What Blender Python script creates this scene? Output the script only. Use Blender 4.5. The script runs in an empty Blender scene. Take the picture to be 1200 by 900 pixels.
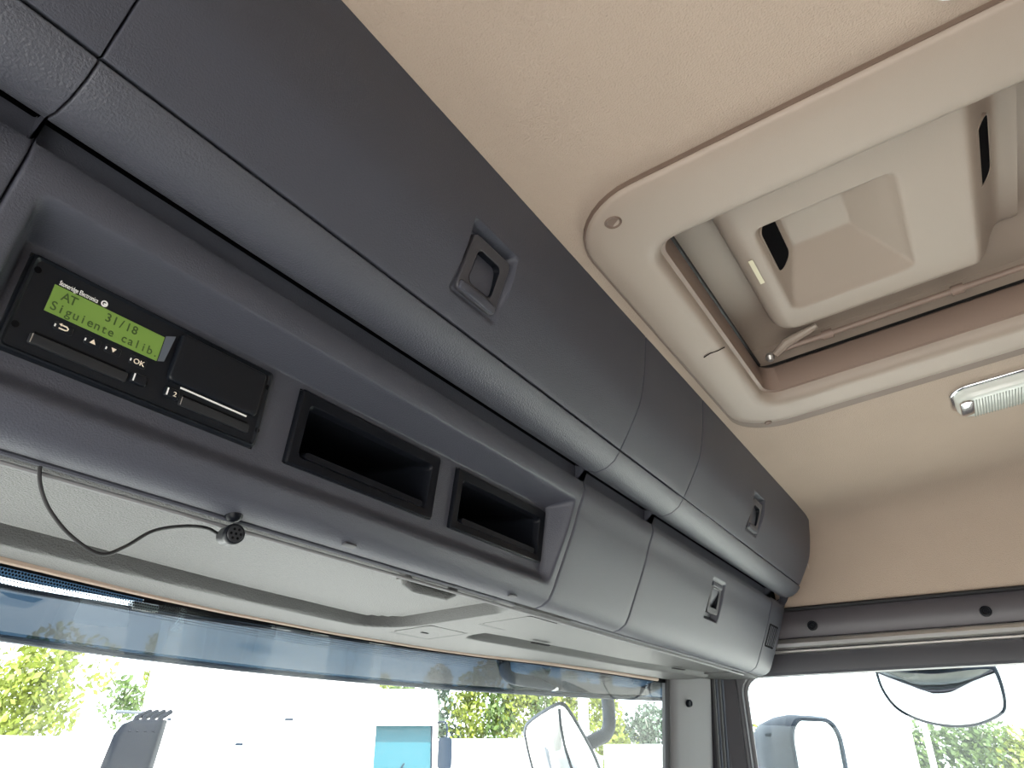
import bpy, bmesh, math, random
from mathutils import Vector, Matrix
random.seed(7)
SC = bpy.context.scene
COL = SC.collection
Z0 = 3.0          # eye height above the yard; cab coordinates below are measured from the eye

# ------------------------------------------------------------------ camera
cd = bpy.data.cameras.new('camera')
cam = bpy.data.objects.new('camera', cd)
COL.objects.link(cam)
cd.sensor_fit = 'HORIZONTAL'
cd.sensor_width = 36.0
cd.lens = 36.0 * 832.0 / 1200.0
cd.clip_start = 0.02
cd.clip_end = 500
_p = math.radians(27.602); _a = math.radians(32.582)
_F = Vector((math.cos(_a), math.sin(_a), 0))
_f3 = _F * math.cos(_p) + Vector((0, 0, 1)) * math.sin(_p)
cam.location = (0, 0, Z0)
cam.rotation_euler = _f3.to_track_quat('-Z', 'Y').to_euler()
SC.camera = cam

# ------------------------------------------------------------------ sky, sun, exposure
W = bpy.data.worlds.new('sky')
SC.world = W
W.use_nodes = True
nt = W.node_tree
bg = nt.nodes['Background']
sky = nt.nodes.new('ShaderNodeTexSky')
sky.sky_type = 'NISHITA'
sky.sun_disc = False
sky.sun_elevation = math.radians(50)
sky.sun_rotation = math.radians(200)
sky.dust_density = 3.0
mx = nt.nodes.new('ShaderNodeMixRGB')
mx.inputs[0].default_value = 0.75
mx.inputs[2].default_value = (5.6, 6.0, 6.3, 1)
nt.links.new(sky.outputs[0], mx.inputs[1])
nt.links.new(mx.outputs[0], bg.inputs[0])
bg.inputs[1].default_value = 1.0
sd = bpy.data.lights.new('sun', 'SUN')
sun = bpy.data.objects.new('sun', sd)
COL.objects.link(sun)
sd.energy = 16.0
sd.angle = math.radians(1.0)
sd.color = (1.0, 0.95, 0.86)
sun.rotation_euler = Vector((0.45, 0.55, -0.95)).to_track_quat('-Z', 'Y').to_euler()
SC.view_settings.view_transform = 'Standard'
SC.view_settings.look = 'None'
SC.view_settings.gamma = 1.0
SC.view_settings.use_curve_mapping = False
SC.view_settings.exposure = 0.02
SC.cycles.max_bounces = 12
SC.cycles.diffuse_bounces = 7
SC.cycles.transparent_max_bounces = 24
SC.cycles.sample_clamp_indirect = 12.0

# ------------------------------------------------------------------ materials
def mat(name, col, rough=0.5, metal=0.0, spec=0.5, bump=None, var=None, coat=0.0, emit=None, trans=None):
    m = bpy.data.materials.new(name)
    m.use_nodes = True
    n = m.node_tree; b = n.nodes['Principled BSDF']
    b.inputs['Base Color'].default_value = (*col, 1)
    b.inputs['Roughness'].default_value = rough
    b.inputs['Metallic'].default_value = metal
    b.inputs['Specular IOR Level'].default_value = spec
    b.inputs['Coat Weight'].default_value = coat
    tc = n.nodes.new('ShaderNodeTexCoord')
    if var:
        sc_, amt = var
        t = n.nodes.new('ShaderNodeTexNoise'); t.inputs['Scale'].default_value = sc_; t.inputs['Detail'].default_value = 5
        r = n.nodes.new('ShaderNodeMixRGB')
        r.inputs[1].default_value = tuple(c * (1 - amt) for c in col) + (1,)
        r.inputs[2].default_value = tuple(min(1, c * (1 + amt)) for c in col) + (1,)
        n.links.new(tc.outputs['Object'], t.inputs['Vector'])
        n.links.new(t.outputs[0], r.inputs[0]); n.links.new(r.outputs[0], b.inputs['Base Color'])
    if bump:
        sc_, st, di = bump
        t = n.nodes.new('ShaderNodeTexNoise'); t.inputs['Scale'].default_value = sc_; t.inputs['Detail'].default_value = 3
        bp = n.nodes.new('ShaderNodeBump'); bp.inputs['Strength'].default_value = st; bp.inputs['Distance'].default_value = di
        n.links.new(tc.outputs['Object'], t.inputs['Vector'])
        n.links.new(t.outputs[0], bp.inputs['Height']); n.links.new(bp.outputs[0], b.inputs['Normal'])
    if emit:
        b.inputs['Emission Color'].default_value = (*emit[0], 1); b.inputs['Emission Strength'].default_value = emit[1]
    if trans:
        b.inputs['Transmission Weight'].default_value = trans
    return m

def glassmat(name, tint, gloss=0.06, dirt=0.0, dirtcol=(.6, .65, .7), dirtscale=6.0, graze=1.0):
    m = bpy.data.materials.new(name); m.use_nodes = True
    n = m.node_tree; n.nodes.clear()
    out = n.nodes.new('ShaderNodeOutputMaterial')
    tr = n.nodes.new('ShaderNodeBsdfTransparent'); tr.inputs[0].default_value = (*tint, 1)
    gl = n.nodes.new('ShaderNodeBsdfGlossy'); gl.inputs['Roughness'].default_value = 0.02
    # Schlick reflectance of a thin sheet, the same from both sides
    ge = n.nodes.new('ShaderNodeNewGeometry')
    dt = n.nodes.new('ShaderNodeVectorMath'); dt.operation = 'DOT_PRODUCT'
    n.links.new(ge.outputs['Normal'], dt.inputs[0]); n.links.new(ge.outputs['Incoming'], dt.inputs[1])
    def mth(op, a_, b_=None):
        q = n.nodes.new('ShaderNodeMath'); q.operation = op
        for i_, v_ in enumerate((a_, b_)):
            if v_ is None: continue
            if isinstance(v_, (int, float)): q.inputs[i_].default_value = v_
            else: n.links.new(v_, q.inputs[i_])
        return q.outputs[0]
    ab = mth('ABSOLUTE', dt.outputs['Value']); om = mth('SUBTRACT', 1.0, ab); pw = mth('MULTIPLY', mth('POWER', om, 5.0), graze)
    mu = n.nodes.new('ShaderNodeMath'); mu.operation = 'ADD'; mu.inputs[1].default_value = gloss; mu.use_clamp = True
    n.links.new(pw, mu.inputs[0])
    mix = n.nodes.new('ShaderNodeMixShader')
    n.links.new(mu.outputs[0], mix.inputs[0]); n.links.new(tr.outputs[0], mix.inputs[1]); n.links.new(gl.outputs[0], mix.inputs[2])
    last = mix
    if dirt:
        df = n.nodes.new('ShaderNodeBsdfDiffuse'); df.inputs[0].default_value = (*dirtcol, 1)
        tl = n.nodes.new('ShaderNodeBsdfTranslucent'); tl.inputs[0].default_value = (*dirtcol, 1)
        ad = n.nodes.new('ShaderNodeMixShader'); n.links.new(df.outputs[0], ad.inputs[1]); n.links.new(tl.outputs[0], ad.inputs[2])
        tc = n.nodes.new('ShaderNodeTexCoord')
        ns = n.nodes.new('ShaderNodeTexNoise'); ns.inputs['Scale'].default_value = dirtscale; ns.inputs['Detail'].default_value = 6
        n.links.new(tc.outputs['Object'], ns.inputs['Vector'])
        mr = n.nodes.new('ShaderNodeMapRange'); mr.inputs[1].default_value = .35; mr.inputs[2].default_value = .7
        mr.inputs[3].default_value = dirt * .55; mr.inputs[4].default_value = dirt * 1.3
        n.links.new(ns.outputs[0], mr.inputs[0])
        m2 = n.nodes.new('ShaderNodeMixShader')
        n.links.new(mr.outputs[0], m2.inputs[0]); n.links.new(mix.outputs[0], m2.inputs[1]); n.links.new(ad.outputs[0], m2.inputs[2])
        last = m2
    n.links.new(last.outputs[0], out.inputs[0])
    return m

M = {}
M['grey'] = mat('grey_plastic', (.058, .061, .079), .45, spec=.38, bump=(750, .5, .0009), var=(3, .06))
M['grey_lip'] = mat('grey_lip_plastic', (.068, .071, .088), .40, spec=.45, bump=(600, .7, .0011), var=(3, .06))
M['shelf'] = mat('shelf_plastic', (.068, .069, .069), .5, spec=.35, bump=(600, .9, .0014), var=(4, .05))
M['pillar'] = mat('pillar_plastic', (.19, .19, .20), .5, bump=(700, .3, .0005))
M['darkgrey'] = mat('dark_grey_plastic', (.045, .044, .052), .45, bump=(800, .25, .0005))
M['rail'] = mat('rail_plastic', (.075, .068, .078), .42, bump=(900, .25, .0005))
M['black'] = mat('black_plastic', (.006, .007, .010), .32, spec=.12)
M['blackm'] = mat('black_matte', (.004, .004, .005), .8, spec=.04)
M['rubber'] = mat('black_rubber', (.012, .012, .014), .55)
M['panel'] = mat('device_face', (.007, .009, .013), .34, spec=.28, bump=(900, .15, .0003))
M['slotg'] = mat('device_slot', (.022, .024, .028), .3, spec=.3)
M['head'] = mat('headliner_cloth', (.42, .337, .275), .95, spec=.1, bump=(550, .8, .0016), var=(9, .05))
M['hatch'] = mat('hatch_plastic', (.335, .272, .226), .48, spec=.4, bump=(900, .35, .0005), var=(4, .04))
M['hatchb'] = mat('hatch_brown_plastic', (.25, .18, .146), .5, spec=.4, bump=(700, .2, .0004))
M['gasket'] = mat('brown_plastic', (.16, .11, .085), .6)
M['tan'] = mat('tan_trim', (.36, .27, .21), .6)
M['chrome'] = mat('chrome', (.8, .8, .82), .12, metal=1)
M['silver'] = mat('silver_moulding', (.62, .60, .58), .28, metal=.75)
M['white'] = mat('white_print', (.85, .85, .85), .5)
M['gold'] = mat('cream_print', (.85, .76, .62), .5)
M['lcd'] = mat('lcd_green', (.16, .27, .055), .35, emit=((.15, .30, .05), .08))
M['lcdt'] = mat('lcd_characters', (.045, .085, .02), .5)
M['lens'] = mat('ribbed_lens', (.62, .64, .60), .18, spec=.6)
M['lensd'] = mat('lens_rib', (.32, .34, .31), .2)
M['lcdlab'] = mat('label_print', (.66, .60, .42), .5)
M['lampw'] = mat('lamp_white', (.8, .82, .82), .25)
M['floor'] = mat('floor_rubber', (.05, .05, .05), .7)
M['paint'] = mat('white_paint', (.80, .80, .80), .25, coat=.4)
M['paintd'] = mat('grey_bumper', (.14, .15, .17), .5)
M['housing'] = mat('mirror_housing', (.075, .085, .105), .55, spec=.12)
M['arm'] = mat('mirror_arm', (.014, .022, .036), .6, spec=.10)
M['mirror'] = mat('mirror_glass', (.86, .88, .88), .015, metal=1)
M['snork'] = mat('intake_plastic', (.006, .0075, .012), .7, spec=.05, bump=(25, .2, .003))
M['teal'] = mat('teal_glass', (.02, .085, .11), .2, spec=.2)
M['yard'] = mat('yard_concrete', (.60, .58, .54), .9, spec=.1, var=(.4, .08))
M['bark'] = mat('pale_bark', (.55, .52, .46), .8, var=(12, .15))
M['post'] = mat('galvanised_post', (.62, .64, .66), .45)
M['roof'] = mat('roof_skin', (.78, .78, .78), .4)
M['orange'] = mat('orange_lens', (.8, .25, .04), .3)
M['sky_pl'] = mat('clear_clip_plastic', (.06, .075, .08), .15, spec=.7)
M['tyre'] = mat('tyre_rubber', (.02, .02, .02), .8)
M['glass'] = glassmat('window_glass', (.93, .97, .96), .03)
M['wsglass'] = glassmat('windscreen_glass', (.90, .96, .96), .03, dirt=.003, dirtcol=(.8, .85, .9), dirtscale=14)
M['smoke'] = glassmat('smoked_acrylic', (.011, .021, .033), .008, dirt=.014, dirtcol=(.42, .56, .72), dirtscale=5, graze=.45)
def leafmat(name, col):
    m = bpy.data.materials.new(name); m.use_nodes = True
    n = m.node_tree; b = n.nodes['Principled BSDF']
    b.inputs['Roughness'].default_value = .5
    gi = n.nodes.new('ShaderNodeNewGeometry')
    r = n.nodes.new('ShaderNodeMixRGB')
    r.inputs[1].default_value = tuple(c * .6 for c in col) + (1,)
    r.inputs[2].default_value = tuple(c * 1.3 for c in col) + (1,)
    n.links.new(gi.outputs['Random Per Island'], r.inputs[0])
    n.links.new(r.outputs[0], b.inputs['Base Color'])
    tl = n.nodes.new('ShaderNodeBsdfTranslucent'); n.links.new(r.outputs[0], tl.inputs[0])
    mi = n.nodes.new('ShaderNodeMixShader'); mi.inputs[0].default_value = .35
    n.links.new(b.outputs[0], mi.inputs[1]); n.links.new(tl.outputs[0], mi.inputs[2])
    n.links.new(mi.outputs[0], n.nodes['Material Output'].inputs[0])
    return m
M['leafy'] = leafmat('yellow_green_leaves', (.20, .24, .035))
M['leafg'] = leafmat('green_leaves', (.10, .155, .04))
M['leafd'] = leafmat('grey_green_leaves', (.065, .10, .065))

# ------------------------------------------------------------------ mesh helpers
class MB:
    def __init__(s): s.v = []; s.f = []
    def add(s, v, f):
        o = len(s.v); s.v += [tuple(p) for p in v]; s.f += [tuple(i + o for i in q) for q in f]; return s
    def xf(s, m):
        s.v = [tuple(m @ Vector(p)) for p in s.v]; return s
    def box(s, c, d, rz=0.0):
        x, y, z = c; a, b, h = d[0] / 2, d[1] / 2, d[2] / 2
        R = Matrix.Rotation(rz, 3, 'Z')
        v = [Vector(c) + R @ Vector((i * a, j * b, k * h)) for i in (-1, 1) for j in (-1, 1) for k in (-1, 1)]
        return s.add(v, [(0, 1, 3, 2), (4, 6, 7, 5), (0, 4, 5, 1), (2, 3, 7, 6), (0, 2, 6, 4), (1, 5, 7, 3)])
    def loops(s, L, cap0=True, cap1=True, closed=True):
        n = len(L[0]); o = len(s.v)
        for l in L: s.v += [tuple(p) for p in l]
        for i in range(len(L) - 1):
            for j in range(n if closed else n - 1):
                a = o + i * n + j; b = o + i * n + (j + 1) % n
                s.f.append((a, b, b + n, a + n))
        if cap0: s.f.append(tuple(range(o + n - 1, o - 1, -1)))
        if cap1: s.f.append(tuple(range(o + (len(L) - 1) * n, o + len(L) * n)))
        return s
    def prism(s, out, z0, z1, bev=0.0):
        """outline in local xy, extruded along local z; bev softens the z1 rim"""
        L = [[(x, y, z0) for x, y in out]]
        if bev:
            cx = sum(p[0] for p in out) / len(out); cy = sum(p[1] for p in out) / len(out)
            mxr = max(abs(p[0] - cx) for p in out); myr = max(abs(p[1] - cy) for p in out)
            sg = 1 if z1 > z0 else -1
            for k in range(4):
                t = k / 3 * math.pi / 2
                i = bev * (1 - math.cos(t)); zz = z1 - sg * bev * (1 - math.sin(t))
                L.append([(cx + (x - cx) * (1 - i / mxr), cy + (y - cy) * (1 - i / myr), zz) for x, y in out])
        else:
            L.append([(x, y, z1) for x, y in out])
        return s.loops(L)
    def ring(s, o1, o2, z0, z1):
        return s.loops([[(x, y, z0) for x, y in o1], [(x, y, z1) for x, y in o1], [(x, y, z1) for x, y in o2], [(x, y, z0) for x, y in o2], [(x, y, z0) for x, y in o1]], False, False)
    def tube(s, pts, r, n=10, cap=True):
        pts = [Vector(p) for p in pts]; L = []
        up = None
        for i, p in enumerate(pts):
            d = (pts[min(i + 1, len(pts) - 1)] - pts[max(i - 1, 0)]).normalized()
            if up is None:
                up = Vector((0, 0, 1)) if abs(d.z) < .9 else Vector((1, 0, 0))
            a = (up - d * up.dot(d)).normalized(); up = a; b = d.cross(a)
            rr_ = r[i] if isinstance(r, (list, tuple)) else r
            L.append([p + (a * math.cos(2 * math.pi * k / n) + b * math.sin(2 * math.pi * k / n)) * rr_ for k in range(n)])
        return s.loops(L, cap, cap)
    def lathe(s, prof, n=20):
        """profile (radius, z) about local z"""
        L = [[(r * math.cos(2 * math.pi * k / n), r * math.sin(2 * math.pi * k / n), z) for k in range(n)] for r, z in prof]
        return s.loops(L)
    def grid(s, P, skip=None):
        nr, nc = len(P), len(P[0]); o = len(s.v)
        for r in P: s.v += [tuple(p) for p in r]
        for i in range(nr - 1):
            for j in range(nc - 1):
                if skip and skip(i, j): continue
                a = o + i * nc + j
                s.f.append((a, a + 1, a + nc + 1, a + nc))
        return s

def rr(w, h, r, n=6, cx=0.0, cy=0.0):
    out = []
    r = min(r, w / 2 - 1e-5, h / 2 - 1e-5)
    for sx, sy, a0 in ((1, 1, 0), (-1, 1, 90), (-1, -1, 180), (1, -1, 270)):
        for k in range(n + 1):
            a = math.radians(a0 + 90 * k / n)
            out.append((cx + sx * (w / 2 - r) + r * math.cos(a), cy + sy * (h / 2 - r) + r * math.sin(a)))
    return out
def catmull(pts, n=6):
    P = [Vector(p) for p in pts]; out = []
    for i in range(len(P) - 1):
        p0 = P[max(i - 1, 0)]; p1 = P[i]; p2 = P[i + 1]; p3 = P[min(i + 2, len(P) - 1)]
        for k in range(n):
            t = k / n
            out.append(.5 * ((2 * p1) + (p2 - p0) * t + (2 * p0 - 5 * p1 + 4 * p2 - p3) * t * t + (3 * p1 - p0 - 3 * p2 + p3) * t ** 3))
    out.append(P[-1]); return out
def sstep(a, b, x):
    t = (x - a) / (b - a); t = 0 if t < 0 else 1 if t > 1 else t
    return t * t * (3 - 2 * t)
def frame(o, X, Y):
    X = Vector(X).normalized(); Y = Vector(Y); Y = (Y - X * X.dot(Y)).normalized(); Zv = X.cross(Y)
    m = Matrix((X, Y, Zv)).transposed().to_4x4(); m.translation = Vector(o); return m

def worldloc(o):
    l = Vector(o.location)
    while o.parent: o = o.parent; l += Vector(o.location)
    return l
def link_mesh(name, me, m, parent, center):
    o = bpy.data.objects.new(name, me); COL.objects.link(o)
    c = Vector(center) + Vector((0, 0, Z0))
    if parent: o.parent = parent; c = c - worldloc(parent)
    o.location = c
    if m and not me.materials: me.materials.append(m)
    return o
def obj(name, mb, m, parent=None, sharp=35, bevel=0.0, recalc=True):
    """one mesh object; vertices given in cab coordinates"""
    v = [Vector(p) for p in mb.v]
    lo = Vector([min(p[i] for p in v) for i in range(3)]); hi = Vector([max(p[i] for p in v) for i in range(3)])
    c = (lo + hi) / 2
    me = bpy.data.meshes.new(name)
    me.from_pydata([tuple(p - c) for p in v], [], mb.f)
    if recalc:
        bm = bmesh.new(); bm.from_mesh(me); bmesh.ops.recalc_face_normals(bm, faces=bm.faces); bm.to_mesh(me); bm.free()
    me.update()
    for p in me.polygons: p.use_smooth = True
    me.set_sharp_from_angle(angle=math.radians(sharp))
    o = link_mesh(name, me, m, parent, c)
    if bevel:
        b = o.modifiers.new('bevel', 'BEVEL'); b.width = bevel; b.segments = 2; b.limit_method = 'ANGLE'; b.angle_limit = math.radians(40)
    return o
def thing(name, loc, label, cat, group=None):
    o = bpy.data.objects.new(name, None); COL.objects.link(o)
    o.location = Vector(loc) + Vector((0, 0, Z0)); o.empty_display_size = .05
    o['label'] = label; o['category'] = cat
    if group: o['group'] = group
    return o
def tag(o, label, cat, group=None, kind=None):
    o['label'] = label; o['category'] = cat
    if group: o['group'] = group
    if kind: o['kind'] = kind
    return o
def struct(o, label=None):
    o['kind'] = 'structure'
    if label: o['label'] = label
    return o
def dup(o, loc, parent=None, name=None):
    c = o.copy(); COL.objects.link(c)
    w = Vector(loc) + Vector((0, 0, Z0))
    if parent: c.parent = parent; w -= worldloc(parent)
    c.location = w
    return c
def text(body, size, fr, m, parent, name, scx=1.0, align='LEFT', depth=.0002):
    cu = bpy.data.curves.new(name, 'FONT'); cu.body = body; cu.size = size; cu.extrude = depth; cu.align_x = align
    t = bpy.data.objects.new(name, cu); COL.objects.link(t)
    dg = bpy.context.evaluated_depsgraph_get()
    me = bpy.data.meshes.new_from_object(t.evaluated_get(dg)); bpy.data.objects.remove(t)
    mb = MB(); mb.add([(v.co.x * scx, v.co.y, v.co.z) for v in me.vertices], [tuple(p.vertices) for p in me.polygons]); mb.xf(fr)
    bpy.data.meshes.remove(me)
    return obj(name, mb, m, parent, recalc=False)

def mono(body, size, pitch, fr, m, parent, name):
    """fixed-width characters joined into one printed line"""
    mb = MB()
    for i, chh in enumerate(body):
        if chh == ' ': continue
        cu = bpy.data.curves.new(name, 'FONT'); cu.body = chh; cu.size = size; cu.align_x = 'CENTER'; cu.extrude = .0001; cu.offset = .00006
        t = bpy.data.objects.new(name, cu); COL.objects.link(t)
        me = bpy.data.meshes.new_from_object(t.evaluated_get(bpy.context.evaluated_depsgraph_get())); bpy.data.objects.remove(t)
        mb.add([(v.co.x + pitch * (i + .5), v.co.y, v.co.z) for v in me.vertices], [tuple(p.vertices) for p in me.polygons])
        bpy.data.meshes.remove(me)
    mb.xf(fr)
    return obj(name, mb, m, parent, recalc=False)

class Prof:
    """smooth (y,z) profile, parameter t in 0..1 by arc length; n = inward normal"""
    def __init__(s, pts, inward=(1, .6)):
        s.p = catmull([(0, a, b) for a, b in pts], 8)
        s.d = [0]
        for i in range(1, len(s.p)): s.d.append(s.d[-1] + (s.p[i] - s.p[i - 1]).length)
        s.len = s.d[-1]; s.inw = Vector((0, inward[0], inward[1]))
    def at(s, t):
        L = max(0, min(1, t)) * s.len
        i = 1
        while i < len(s.d) - 1 and s.d[i] < L: i += 1
        k = (L - s.d[i - 1]) / max(1e-9, s.d[i] - s.d[i - 1])
        p = s.p[i - 1].lerp(s.p[i], k)
        a = s.p[max(0, i - 2)]; b = s.p[min(len(s.p) - 1, i + 1)]
        tg = (b - a).normalized(); n = Vector((0, -tg.z, tg.y))
        if n.dot(s.inw) < 0: n = -n
        return p, n, tg
    def t_of_z(s, z):
        best = min(range(101), key=lambda k: abs(s.at(k / 100)[0].z - z)); return best / 100

def stations(a, b, fine=(), step=.02, edge=.003, extra=()):
    xs = {a, b}
    for k in range(5): xs |= {a + edge * k / 4, b - edge * k / 4}
    n = max(2, int((b - a) / step))
    for k in range(n + 1): xs.add(a + (b - a) * k / n)
    for f0, f1, st in fine:
        m_ = max(1, int(round((f1 - f0) / st)))
        for k in range(m_ + 1): xs.add(f0 + (f1 - f0) * k / m_)
    xs |= set(extra)
    out = []
    for x in sorted(xs):
        if x < a - 1e-9 or x > b + 1e-9: continue
        if not out or x - out[-1] > 2e-4 or x in extra: out.append(x)
    return out
def panel(prof, x0, x1, relief=None, hole=None, xfine=(), tfine=(), xext=(), text_=(), r=.0025, rx0=None, rx1=None, skirt=.02, tr0=None, tr1=None, xstep=.02):
    """moulded shell that follows the profile between x0 and x1, rounded rims, skirt going in"""
    rx0 = r if rx0 is None else rx0; rx1 = r if rx1 is None else rx1
    tr0 = r if tr0 is None else tr0; tr1 = r if tr1 is None else tr1
    fx = list(xfine)
    if rx1 > .01: fx.append((x1 - rx1, x1, rx1 / 10))
    xs = stations(x0, x1, fx, xstep, max(rx0, .001), xext)
    Ln = prof.len
    ts = stations(0, 1, tfine, .012 / Ln, max(tr0, .001) / Ln, text_)
    def ins(d, rr_):
        if d >= rr_: return 0
        return rr_ - math.sqrt(max(0, rr_ * rr_ - (rr_ - d) ** 2))
    rows = []
    X = [(xs[0], skirt)] + [(x, 0) for x in xs] + [(xs[-1], skirt)]
    T = [(ts[0], skirt)] + [(t, 0) for t in ts] + [(ts[-1], skirt)]
    cache = {t: prof.at(t) for t in ts}
    for t, et in T:
        p, n, tg = cache[t]; row = []
        for x, ex in X:
            dep = max(ins(x - x0, rx0), ins(x1 - x, rx1)) + max(ins(t * Ln, tr0), ins((1 - t) * Ln, tr1)) + max(et, ex)
            q = Vector((x, p.y, p.z)) + n * dep
            if relief and not (et or ex): q = relief(x, t, q, p, n)
            row.append(q)
        rows.append(row)
    sk = None
    if hole: sk = lambda i, j: hole((X[j][0] + X[j + 1][0]) / 2, (T[i][0] + T[i + 1][0]) / 2)
    return MB().grid(rows, sk)

# ================================================================== SETTING
def CZ(y, x=.8): return .502 + .087 * (.295 - y)      # ceiling height rises gently to the rear
XR, XL = 1.9, -.30
YB = -1.35
# ceiling with rounded sides, open under the roof hatch
HX0, HX1, HY0, HY1 = .545, 1.15, -.47, .252
side = [(1.893, -.187), (1.885, -.15), (1.872, -.10), (1.852, -.055), (1.826, -.022), (1.79, -.002), (1.75, .0045)]
ys = [.33, HY1, .15, .0, -.15, -.3, HY0, -.6, -.8, -1.0, -1.2, YB]
mid = [1.66, 1.4, HX1, 1.0, .8, .7, HX0, .35, .15]
prof_x = [(x, dz) for x, dz in side] + [(x, .006) for x in mid] + [(1.6 - x, dz) for x, dz in reversed(side)]
rows = []
for y in ys:
    rows.append([(x, y, CZ(y) + dz if dz > -.18 else .318) for x, dz in prof_x])
def chole(i, j):
    xm = (prof_x[j][0] + prof_x[j + 1][0]) / 2; ym = (ys[i] + ys[i + 1]) / 2
    return HX0 < xm < HX1 and HY0 < ym < HY1
cl = obj('ceiling', MB().grid(rows, chole), M['head'], sharp=60)
struct(cl, 'beige cloth headliner of the cab')
# extend the side headliner forward to the pillar, tucked behind the cabinets
fw = MB().grid([[(1.893, .33, .318), (1.872, .33, .40), (1.81, .33, .49)], [(1.893, .62, .318), (1.872, .62, .40), (1.81, .62, .49)]])
struct(obj('wall_front_right', fw, M['head']))

# roof skin over everything (outside)
roof = MB().loops([[(XL - .12, .62, .30), (XL - .12, .62, .60), (XL + .1, .50, .82), (XR - .1, .50, .82), (XR + .12, .62, .60), (XR + .12, .62, .30)],
                   [(XL - .12, YB - .1, .30), (XL - .12, YB - .1, .62), (XL + .1, YB - .1, .90), (XR - .1, YB - .1, .90), (XR + .12, YB - .1, .62), (XR + .12, YB - .1, .30)]], False, True, False)
roof.add([(XL - .12, .62, .60), (XR + .12, .62, .60), (XR + .12, .90, .24), (XL - .12, .90, .24)], [(0, 1, 2, 3)])
roof.add([(XL - .12, .62, .60), (XL + .1, .50, .82), (XR - .1, .50, .82), (XR + .12, .62, .60)], [(0, 1, 2, 3)])
struct(obj('wall_roof', roof, M['roof']))
struct(obj('floor', MB().box((.8, -.3, -1.62), (2.3, 2.3, .05)), M['floor']))
struct(obj('wall_back', MB().box((.8, YB - .03, -.5), (2.3, .05, 2.3)), M['head']))
# side walls below the windows and their frames
WY0, WY1, WZ0, WZ1 = -.62, .545, -.66, .178
def side_wall(name, x, s):
    mb = MB()
    mb.box((x + s * .04, (YB + .8) / 2, (WZ0 - 1.6) / 2), (.07, .8 - YB, WZ0 + 1.6))
    mb.box((x + s * .04, (YB + WY0) / 2, -.2), (.07, WY0 - YB, 1.1))
    w = struct(obj(name, mb, M['rail']))
    return w
side_wall('wall_right', XR, 1)
# unseen driver's doorway left open for extra daylight; only the bulkhead closes this side
struct(obj('wall_left', MB().box((XL - .04, (YB - .55) / 2, -.65), (.07, -.55 - YB, 1.95)), M['rail']))
def door_frame(name, x):
    out = rr(WY1 - WY0 + .14, WZ1 - WZ0 + .10, .05, 6, (WY0 + WY1) / 2, (WZ0 + WZ1) / 2)
    inn = rr(WY1 - WY0, WZ1 - WZ0, .045, 6, (WY0 + WY1) / 2, (WZ0 + WZ1) / 2)
    return struct(obj(name, MB().ring(out, inn, 0, .05).xf(frame((x, 0, 0), (0, 1, 0), (0, 0, 1))), M['darkgrey'], bevel=.004))
win2 = door_frame('window_2', XR)
g = MB().box((XR + .03, (WY0 + WY1) / 2, (WZ0 + WZ1) / 2), (.004, WY1 - WY0 + .02, WZ1 - WZ0 + .02))
obj('glass_pane', g, M['glass'], win2)
e = MB().ring(rr(WY1 - WY0 + .002, WZ1 - WZ0 + .002, .045, 6), rr(WY1 - WY0 - .014, WZ1 - WZ0 - .014, .04, 6), 0, .006)
e.xf(frame((XR + .024, (WY0 + WY1) / 2, (WZ0 + WZ1) / 2), (0, 1, 0), (0, 0, 1)))
obj('channel_edge', e, M['pillar'], win2)

# rail above the right door window with moulding and fasteners
def door_rail(name, s):
    def X(v): return v if s > 0 else 1.6 - v
    mb = MB().loops([[(X(1.893), y, .249), (X(1.889), y, .252), (X(1.893), y, .312), (X(1.897), y, .315), (X(1.94), y, .315), (X(1.94), y, .249)] for y in (.56, -1.3)])
    t = obj(name, mb, M['rail'], sharp=60)
    struct(t)
    obj('gasket', MB().loops([[(X(1.886 + dx), y, .318 + dz) for dx, dz in ((0, -.004), (-.003, 0), (0, .004), (.01, .004), (.01, -.004))] for y in (.56, -1.3)]), M['rubber'], t)
    prof = [(1.884, .2275), (1.876, .230), (1.872, .237), (1.876, .244), (1.884, .2485), (1.93, .2485), (1.93, .2275)]
    obj('moulding', MB().loops([[(X(a), y, b) for a, b in prof] for y in (.56, -1.3)]), M['silver'], t)
    prof = [(1.893, .2175), (1.886, .219), (1.886, .2225), (1.893, .2245), (1.93, .2245), (1.93, .2175)]
    obj('lower_bead', MB().loops([[(X(a), y, b) for a, b in prof] for y in (.56, -1.3)]), M['silver'], t)
    obj('frame_strip', MB().loops([[(X(a), y, b) for a, b in ((1.899, .17), (1.893, .176), (1.892, .205), (1.896, .2165), (1.94, .2165), (1.94, .17))] for y in (.56, -1.3)]), M['darkgrey'], t)
    sc = None
    for y in (.351, -.008, -.37, -.73):
        if sc is None:
            m = MB().lathe([(.002, .0045), (.004, .0045), (.0045, .002), (.008, .002), (.0085, .006), (.011, .0055), (.012, 0), (.012, -.004)], 20)
            m.xf(frame((X(1.891), y, .276), (0, -1, 0) if s > 0 else (0, 1, 0), (0, 0, 1)))
            sc = obj('fastener', m, M['black'], t); zc = worldloc(sc)
        else:
            c = sc.copy(); COL.objects.link(c); c.location = sc.location + Vector((0, y - .351, 0))
    return t
door_rail('trim_1', 1); door_rail('trim_2', -1)

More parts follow.
